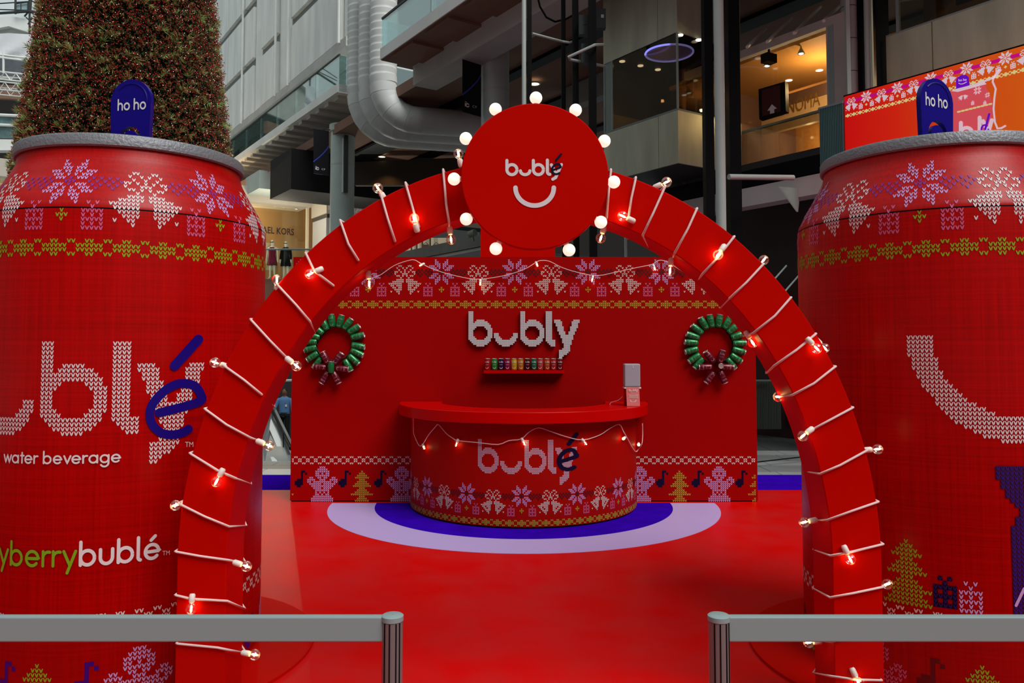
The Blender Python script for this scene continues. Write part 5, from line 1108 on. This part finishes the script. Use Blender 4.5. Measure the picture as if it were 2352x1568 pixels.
mb = MB(); p = P(1085, 536, 21.6); mb.lathe([(.001, -.1), (.10, -.1), (.10, .1), (.001, .1)], p, 20, R=Matrix.Rotation(1.3, 3, 'Y')@Matrix.Rotation(.6, 3, 'X')); mb.tube([p+Vector((0, .2, -.02)), p+Vector((.02, .3, -.16))], .03, 6); tag(mb.build('spool', mat('pale_spool', (.28, .30, .24), .5), None, True, loc=p), 'pale round spool on the grey fascia left of the sign support', 'spool')
for x0, x1 in ((1312, 1328), (1436, 1441)): mb = MB(); mb.box((plan((x0+x1)/2, 16).x, 16, 3.2), ((x1-x0)*16/F, .1, 1.6)); struct(mb, 'trim_glass_post' if x0 < 1400 else 'trim_steel_post', M['teal'] if x0 < 1400 else M['lightgrey'])

# ---- right gap: ribbed screen wall and rail
rp_ = thing('ribbed_screen', 'grey-green ribbed screen in the gap right of the backdrop', 'panel', P(1765, 985, 15))
for i in range(16): mb = MB(); a = P(1738+i*3.6, 985, 15+.0); b2 = P(1738+i*3.6-1, 876, 15); mb.tube([a, b2], .011, 5); mb.build('rib', mat('rib_grey', (.13, .15, .12), .5) if i == 0 else bpy.data.materials['rib_grey'], rp_)
mb = MB(); mb.prism([P(1735, 985, 15.05), P(1796, 985, 15.05), P(1790, 876, 15.05), P(1735, 876, 15.05)], (0, .03, 0)); mb.build('backing', mat('rib_back', (.05, .06, .055), .6), rp_)
mb = MB(); mb.tube([P(1730, 874, 14.9), P(1772, 874, 14.9)], .02, 6); mb.build('handrail', M['alu'], rp_)
mb = MB(); mb.tube([P(1736, 1061, 11.5), P(1850, 1048, 12)], .010, 5); tag(mb.build('floor_cable', M['black'], None), 'black cable lying across the pale tiles right of the backdrop', 'cable')
# ---- left gap: escalator and attendant
ec = thing('escalator', 'grey-sided escalator beyond the left edge of the backdrop', 'escalator', P(640, 1060, 17))
def strip_px(name, p, q, w_, D, m): mb = MB(); mb.prism([P(p[0], p[1], D), P(p[0]+w_, p[1], D), P(q[0]+w_, q[1], D-4), P(q[0], q[1], D-4)], (0, .15, 0)); mb.build(name, m, ec)
M['esc'] = mat('escalator_panel', (.20, .23, .24), .35, spec=.5)
mb = MB(); mb.prism([P(560, 800, 24), P(627, 940, 24), P(690, 1075, 18), P(600, 1075, 18), P(560, 1075, 18)], (0, .3, 0)); mb.build('side_panel', M['esc'], ec)
strip_px('trim_strip', (606, 955), (652, 1063), 10, 22.6, M['offwhite']); strip_px('trim_strip', (603, 975), (636, 1063), 5, 22.4, M['black']); strip_px('trim_strip', (598, 985), (626, 1063), 7, 22.3, M['offwhite'])
mb = MB(); mb.tube([P(618, 925, 23.8), P(640, 972, 21.8), P(668, 1030, 19)], .045, 8); mb.build('handrail', M['black'], ec, True)
mb = MB(); mb.tube([P(616, 925, 23.8), P(638, 973, 21.8), P(667, 1033, 19)], .02, 6); mb.build('handrail_trim', M['alu'], ec, True)
mb = MB(); mb.tube([P(651, 995, 20.0), P(650.5, 1061, 19.5)], .015, 6); mb.build('glass_joint', M['black'], ec)
mb = MB(); mb.prism([P(596, 1060, 13), P(670, 1060, 13), P(670, 1064, 13), P(596, 1064, 13)], (0, .05, 0)); mb.build('edge_strip', M['alu'], ec)
mb = MB(); mb.tube([P(640, 874, 30), P(680, 873, 30)], .05, 6); tag(mb.build('distant_rail', M['offwhite'], None), 'white rail above the attendant in the dark', 'rail')

def skinned(name, verts, edges, rad, m, parent, levels=1, root=0):
    me = bpy.data.meshes.new(name); o_ = Vector(parent.location) if parent.parent is None else Vector(parent.parent.location)
    me.from_pydata([tuple(Vector(v)-o_) for v in verts], edges, []); ob = bpy.data.objects.new(name, me); COL.objects.link(ob); ob.parent = parent
    sm_ = ob.modifiers.new('skin', 'SKIN'); sm_.use_smooth_shade = True
    for i, r in enumerate(rad): me.skin_vertices[0].data[i].radius = (r, r) if not isinstance(r, tuple) else r; me.skin_vertices[0].data[i].use_root = (i == root)
    s_ = ob.modifiers.new('sub', 'SUBSURF'); s_.levels = levels; s_.render_levels = levels; me.materials.append(m); return ob
def figure(root, b, h, m, arms, legs, face=True, head=True):
    """one continuous body: pelvis, spine, neck, head, arms and legs with five-fingered hands; b = ground point"""
    k = h/1.75; g_ = lambda x, y, z: Vector(b)+Vector((x, y, z))*k
    vs = [g_(0,0,.95), g_(0,0,1.12), g_(0,0,1.32), g_(0,0,1.46), g_(0,0,1.52), g_(0,-.005,1.60), g_(0,-.005,1.70)]; ed = [(0,1),(1,2),(2,3),(3,4),(4,5),(5,6)]; rd = [(.15,.10),(.13,.09),(.16,.10),(.06,.06),(.055,.055),(.092,.108),(.085,.10)]
    mb = MB(); mb.sphere(g_(0, -.005, 1.635), .1*k, 14, 12, sc=(.76, .92, 1.16)); mb.build('head', m, root, 'all')
    for s, (el, wr) in ((-1, arms[0]), (1, arms[1])):
        i = len(vs); vs += [g_(s*.18,0,1.40), g_(*el), g_(*wr)]; ed += [(2,i),(i,i+1),(i+1,i+2)]; rd += [.055,.042,.026]
        d = (vs[i+2]-vs[i+1]).normalized(); j = len(vs); vs.append(vs[i+2]+d*.06*k); ed.append((i+2, j)); rd.append((.036,.02))
        side = d.orthogonal().normalized()
        for f in range(4):
            a = vs[j]+side*(f-1.5)*.018*k; q = len(vs); vs += [a+d*.035*k, a+d*(.062+.006*(f in (1, 2)))*k+Vector((0,-.012,-.012))*k]; ed += [(j,q),(q,q+1)]; rd += [.009,.007]
        q = len(vs); vs += [vs[i+2]+d*.02*k+side*.035*k, vs[i+2]+d*.055*k+side*.05*k]; ed += [(i+2,q),(q,q+1)]; rd += [.010,.008]
    for s, (kn, an) in ((-1, legs[0]), (1, legs[1])):
        i = len(vs); vs += [g_(s*.09,0,.86), g_(*kn), g_(*an), g_(an[0],an[1]-.14,an[2]-.05)]; ed += [(0,i),(i,i+1),(i+1,i+2),(i+2,i+3)]; rd += [.085,.055,.036,.035]
    body = skinned('body', vs, ed, [tuple(q*k for q in r) if isinstance(r, tuple) else r*k for r in rd], m, root)
    return body, g_, k
def face_parts(root, g_, k, skin, shades=False):
    mb = MB(); mb.sphere(g_(0, -.095, 1.615), .016*k, 8, 6, sc=(.8, 1, 1.5)); mb.build('nose', skin, root, 'all')
    for s in (-1, 1):
        mb = MB(); mb.sphere(g_(s*.072, 0, 1.62), .022*k, 8, 6, sc=(.5, .8, 1.3)); mb.build('ear', skin, root, 'all')
        mb = MB(); mb.sphere(g_(s*.03, -.080, 1.64), .013*k, 8, 6, sc=(1.2, .6, .7)); mb.build('eye', M['black'], root, 'all')
    mb = MB(); mb.sphere(g_(0, -.085, 1.570), .014*k, 8, 6, sc=(1.7, .5, .5)); mb.build('mouth', M['berry'], root, 'all')
# attendant on the escalator, right hand on the rail
pf = P(654, 892, 26); hgt = 1.74; gb = Vector((pf.x, 26, pf.z-hgt))
at = thing('person', 'person in a blue shirt and black trousers holding the escalator rail', 'person', gb)
arms = [((-.27, -.02, 1.18), (-.36, -.10, .97)), ((.26, .0, 1.14), (.28, -.04, .90))]; legs = [((-.10, 0, .48), (-.10, .02, .08)), ((.10, 0, .48), (.10, .02, .08))]
body, g_, k = figure(at, gb, hgt, M['skin'], arms, legs)
mb = MB(); mb.lathe([(r_*k, z*k) for r_, z in ((.165, .90), (.180, .93), (.172, 1.08), (.188, 1.22), (.205, 1.36), (.175, 1.435), (.10, 1.475), (.066, 1.50), (.060, 1.49))], gb, 24); mb.v = [(p[0], gb.y+(p[1]-gb.y)*.64, p[2]) for p in mb.v]; mb.build('shirt', M['shirt'], at, 'all')
for s_, (el, wr) in ((-1, arms[0]), (1, arms[1])): skinned('sleeve', [g_(s_*.13,0,1.40), g_(s_*.19,0,1.385), g_(*el), g_(*(Vector(el).lerp(Vector(wr), .85)))], [(0,1),(1,2),(2,3)], [.075*k,.078*k,.064*k,.052*k], M['shirt'], at)
vs = [g_(0,0,1.0), g_(-.09,0,.85), g_(-.10,0,.48), g_(-.10,.02,.10), g_(.09,0,.85), g_(.10,0,.48), g_(.10,.02,.10)]; skinned('trousers', vs, [(0,1),(1,2),(2,3),(0,4),(4,5),(5,6)], [(.17,.125),.105,.078,.068,.105,.078,.068], M['trouser'], at)
mb = MB(); mb.sphere(g_(0, .018, 1.675), .1*k, 14, 10, sc=(.82, .94, .90)); mb.build('hair', M['hair'], at, 'all'); face_parts(at, g_, k, M['skin'])
mb = MB(); mb.lathe([(.160*k, .84*k), (.178*k, .90*k), (.176*k, .97*k), (.15*k, .97*k)], gb, 20); mb.v = [(p[0], gb.y+(p[1]-gb.y)*.66, p[2]) for p in mb.v]; mb.build('waistband', M['trouser'], at, 'all')
mb = MB(); mb.box(g_(.09, -.135, 1.20), (.06, .005, .08)); mb.build('badge', M['white'], at)
mb = MB(); mb.tube([g_(-.06, -.10, 1.42), g_(.08, -.125, 1.24)], .006, 5); mb.build('lanyard', M['navydark'], at)
for s in (-1, 1): mb = MB(); mb.sphere(g_(s*.10, -.04, .045), .06, 10, 6, sc=(.8, 2.2, .7)); mb.build('shoe', M['black'], at, 'all')
# mannequins
def mannequin(x, ytop, ybot, D, label, cloth, coat):
    top, bot = P(x, ytop, D), P(x, ybot, D); h = top.z-bot.z; b = Vector((top.x, D, bot.z)); t = thing('mannequin', label, 'mannequin', b, 'shop mannequins')
    arms = [((-.23, .02, 1.13), (-.25, -.02, .88)), ((.23, .02, 1.13), (.25, -.02, .88))]; legs = [((-.08, -.02, .48), (-.09, .0, .08)), ((.08, .02, .48), (.10, .03, .08))]
    body, g_, k = figure(t, b, h, M['mann'], arms, legs)
    k1 = k; mb = MB(); q = [(.19, .60), (.23, .62), (.20, .80), (.145, 1.10), (.175, 1.30), (.14, 1.42)] if not coat else [(.22, .58), (.25, .60), (.21, .85), (.17, 1.10), (.20, 1.30), (.17, 1.42), (.07, 1.49)]
    mb.lathe([(r*k, z*k) for r, z in q], b, 20); n0 = len(mb.v); mb.v = [(p[0], b.y+(p[1]-b.y)*.7, p[2]) for p in mb.v]; mb.build('coat' if coat else 'dress', cloth, t, 'all')
    if coat:
        for s, (el, wr) in ((-1, arms[0]), (1, arms[1])): skinned('sleeve', [g_(s*.17, 0, 1.40), g_(*el), g_(*wr)], [(0,1),(1,2)], [.07*k, .06*k, .05*k], cloth, t)
    mb = MB(); mb.box(g_(0, -.085, 1.645), (.15*k, .03*k, .035*k)); mb.build('sunglasses', M['black'], t)
    mb = MB(); mb.lathe([(.001, -.03), (.2, -.03), (.2, 0), (.001, 0)], b, 20); mb.build('stand', M['alu'], t)
mannequin(626, 551, 640, 36.5, 'mannequin in a burgundy dress and dark sunglasses', M['burg'], False)
mannequin(657, 554, 640, 36.6, 'mannequin in a long black coat and sunglasses', M['blackcoat'], True)

# ================================================================== CHRISTMAS TREE
TD = 14.0; tx = plan(286, TD).x
tzz = lambda y: P(286, y, TD).z
ra, rb_ = 214/F*TD, 178/F*TD; za, zb5 = tzz(300), tzz(0); sl = (ra-rb_)/(zb5-za)
rad_ = lambda z: max(.02, ra-(z-za)*sl)
ztop = za+ra/sl
xt = thing('christmas_tree', 'huge cone-shaped christmas tree with red berries and fairy lights', 'tree', (tx, TD, -.1))
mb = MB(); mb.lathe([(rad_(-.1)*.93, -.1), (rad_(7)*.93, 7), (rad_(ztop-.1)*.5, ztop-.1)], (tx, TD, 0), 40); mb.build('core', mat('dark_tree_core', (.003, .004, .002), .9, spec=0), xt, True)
rnd = random.Random(3); fol = MB(); ber = MB(); fai = MB()
def spray(c, nrm, size, mi, nb=6, wd=.05):
    """a tuft of needle blades"""
    t1 = nrm.orthogonal().normalized(); t2 = nrm.cross(t1); dirn = (nrm*.8+Vector((0, 0, rnd.uniform(-.3, .9)))+t1*rnd.uniform(-.8, .8)+t2*rnd.uniform(-.8, .8)).normalized()
    for _ in range(nb):
        d = (dirn+Vector((rnd.uniform(-.8, .8), rnd.uniform(-.8, .8), rnd.uniform(-.8, .8)))).normalized(); w_ = d.orthogonal().normalized()*size*wd; e = c+d*size*rnd.uniform(.6, 1.1)
        n = len(fol.v); fol.v += [tuple(c-w_*.4), tuple(c+d*size*.45+w_), tuple(e), tuple(c+d*size*.45-w_)]; fol.f.append((n, n+1, n+2, n+3)); fol.mi.append(mi)
def bead(m, p, s_, mi=0):
    n = len(m.v); m.v += [(p.x+s_, p.y, p.z), (p.x-s_, p.y, p.z), (p.x, p.y+s_, p.z), (p.x, p.y-s_, p.z), (p.x, p.y, p.z+s_), (p.x, p.y, p.z-s_)]
    m.f += [(n, n+2, n+4), (n+2, n+1, n+4), (n+1, n+3, n+4), (n+3, n, n+4), (n+2, n, n+5), (n+1, n+2, n+5), (n+3, n+1, n+5), (n, n+3, n+5)]; m.mi += [mi]*8
ZLO, ZHI = 2.2, 8.6
def on_cone(z, a, f): r = rad_(z)*f; return Vector((tx+r*math.cos(a), TD+r*math.sin(a), z)), Vector((math.cos(a), math.sin(a), .15)).normalized()
for i in range(30000):
    z = ZLO+(ZHI-ZLO)*rnd.random() if i < 28500 else rnd.uniform(0, 2.2); a = rnd.uniform(math.pi*.85, math.pi*2.15)
    c, nrm = on_cone(z, a, rnd.uniform(.93, 1.0)); u = rnd.random()
    spray(c, nrm, rnd.uniform(.05, .11), 0 if u < .52 else 1 if u < .62 else 2 if u < .80 else 3)
    for _ in range(rnd.choice((1, 1, 2))): bead(ber, c+nrm*rnd.uniform(.01, .09)+Vector((rnd.uniform(-.03, .03), 0, rnd.uniform(-.03, .03))), rnd.uniform(.008, .014), 0 if rnd.random() < .7 else 1)
    if i % 9 == 0: bead(fai, c+nrm*.07, rnd.uniform(.004, .008))
for i in range(700):                                               # brighter sprigs in loose clumps
    c, nrm = on_cone(ZLO+(ZHI-ZLO)*rnd.random(), rnd.uniform(math.pi*.85, math.pi*2.15), 1.0)
    for _ in range(rnd.choice((1, 2, 3))): spray(c+Vector((rnd.uniform(-.06, .06), 0, rnd.uniform(-.06, .06))), nrm, rnd.uniform(.08, .15), 1 if rnd.random() < .75 else 4, 11, .04)
fol.build('foliage', [M['fol1'], M['fol2'], M['fol3'], M['fol4'], mat('fresh_needles', (.22, .36, .10), .8)], xt)['kind'] = 'stuff'
ber.build('berries', [M['berry'], mat('copper_berries', (.34, .09, .03), .35)], xt)['kind'] = 'stuff'; fai.build('fairy_lights', M['fairy'], xt)['kind'] = 'stuff'
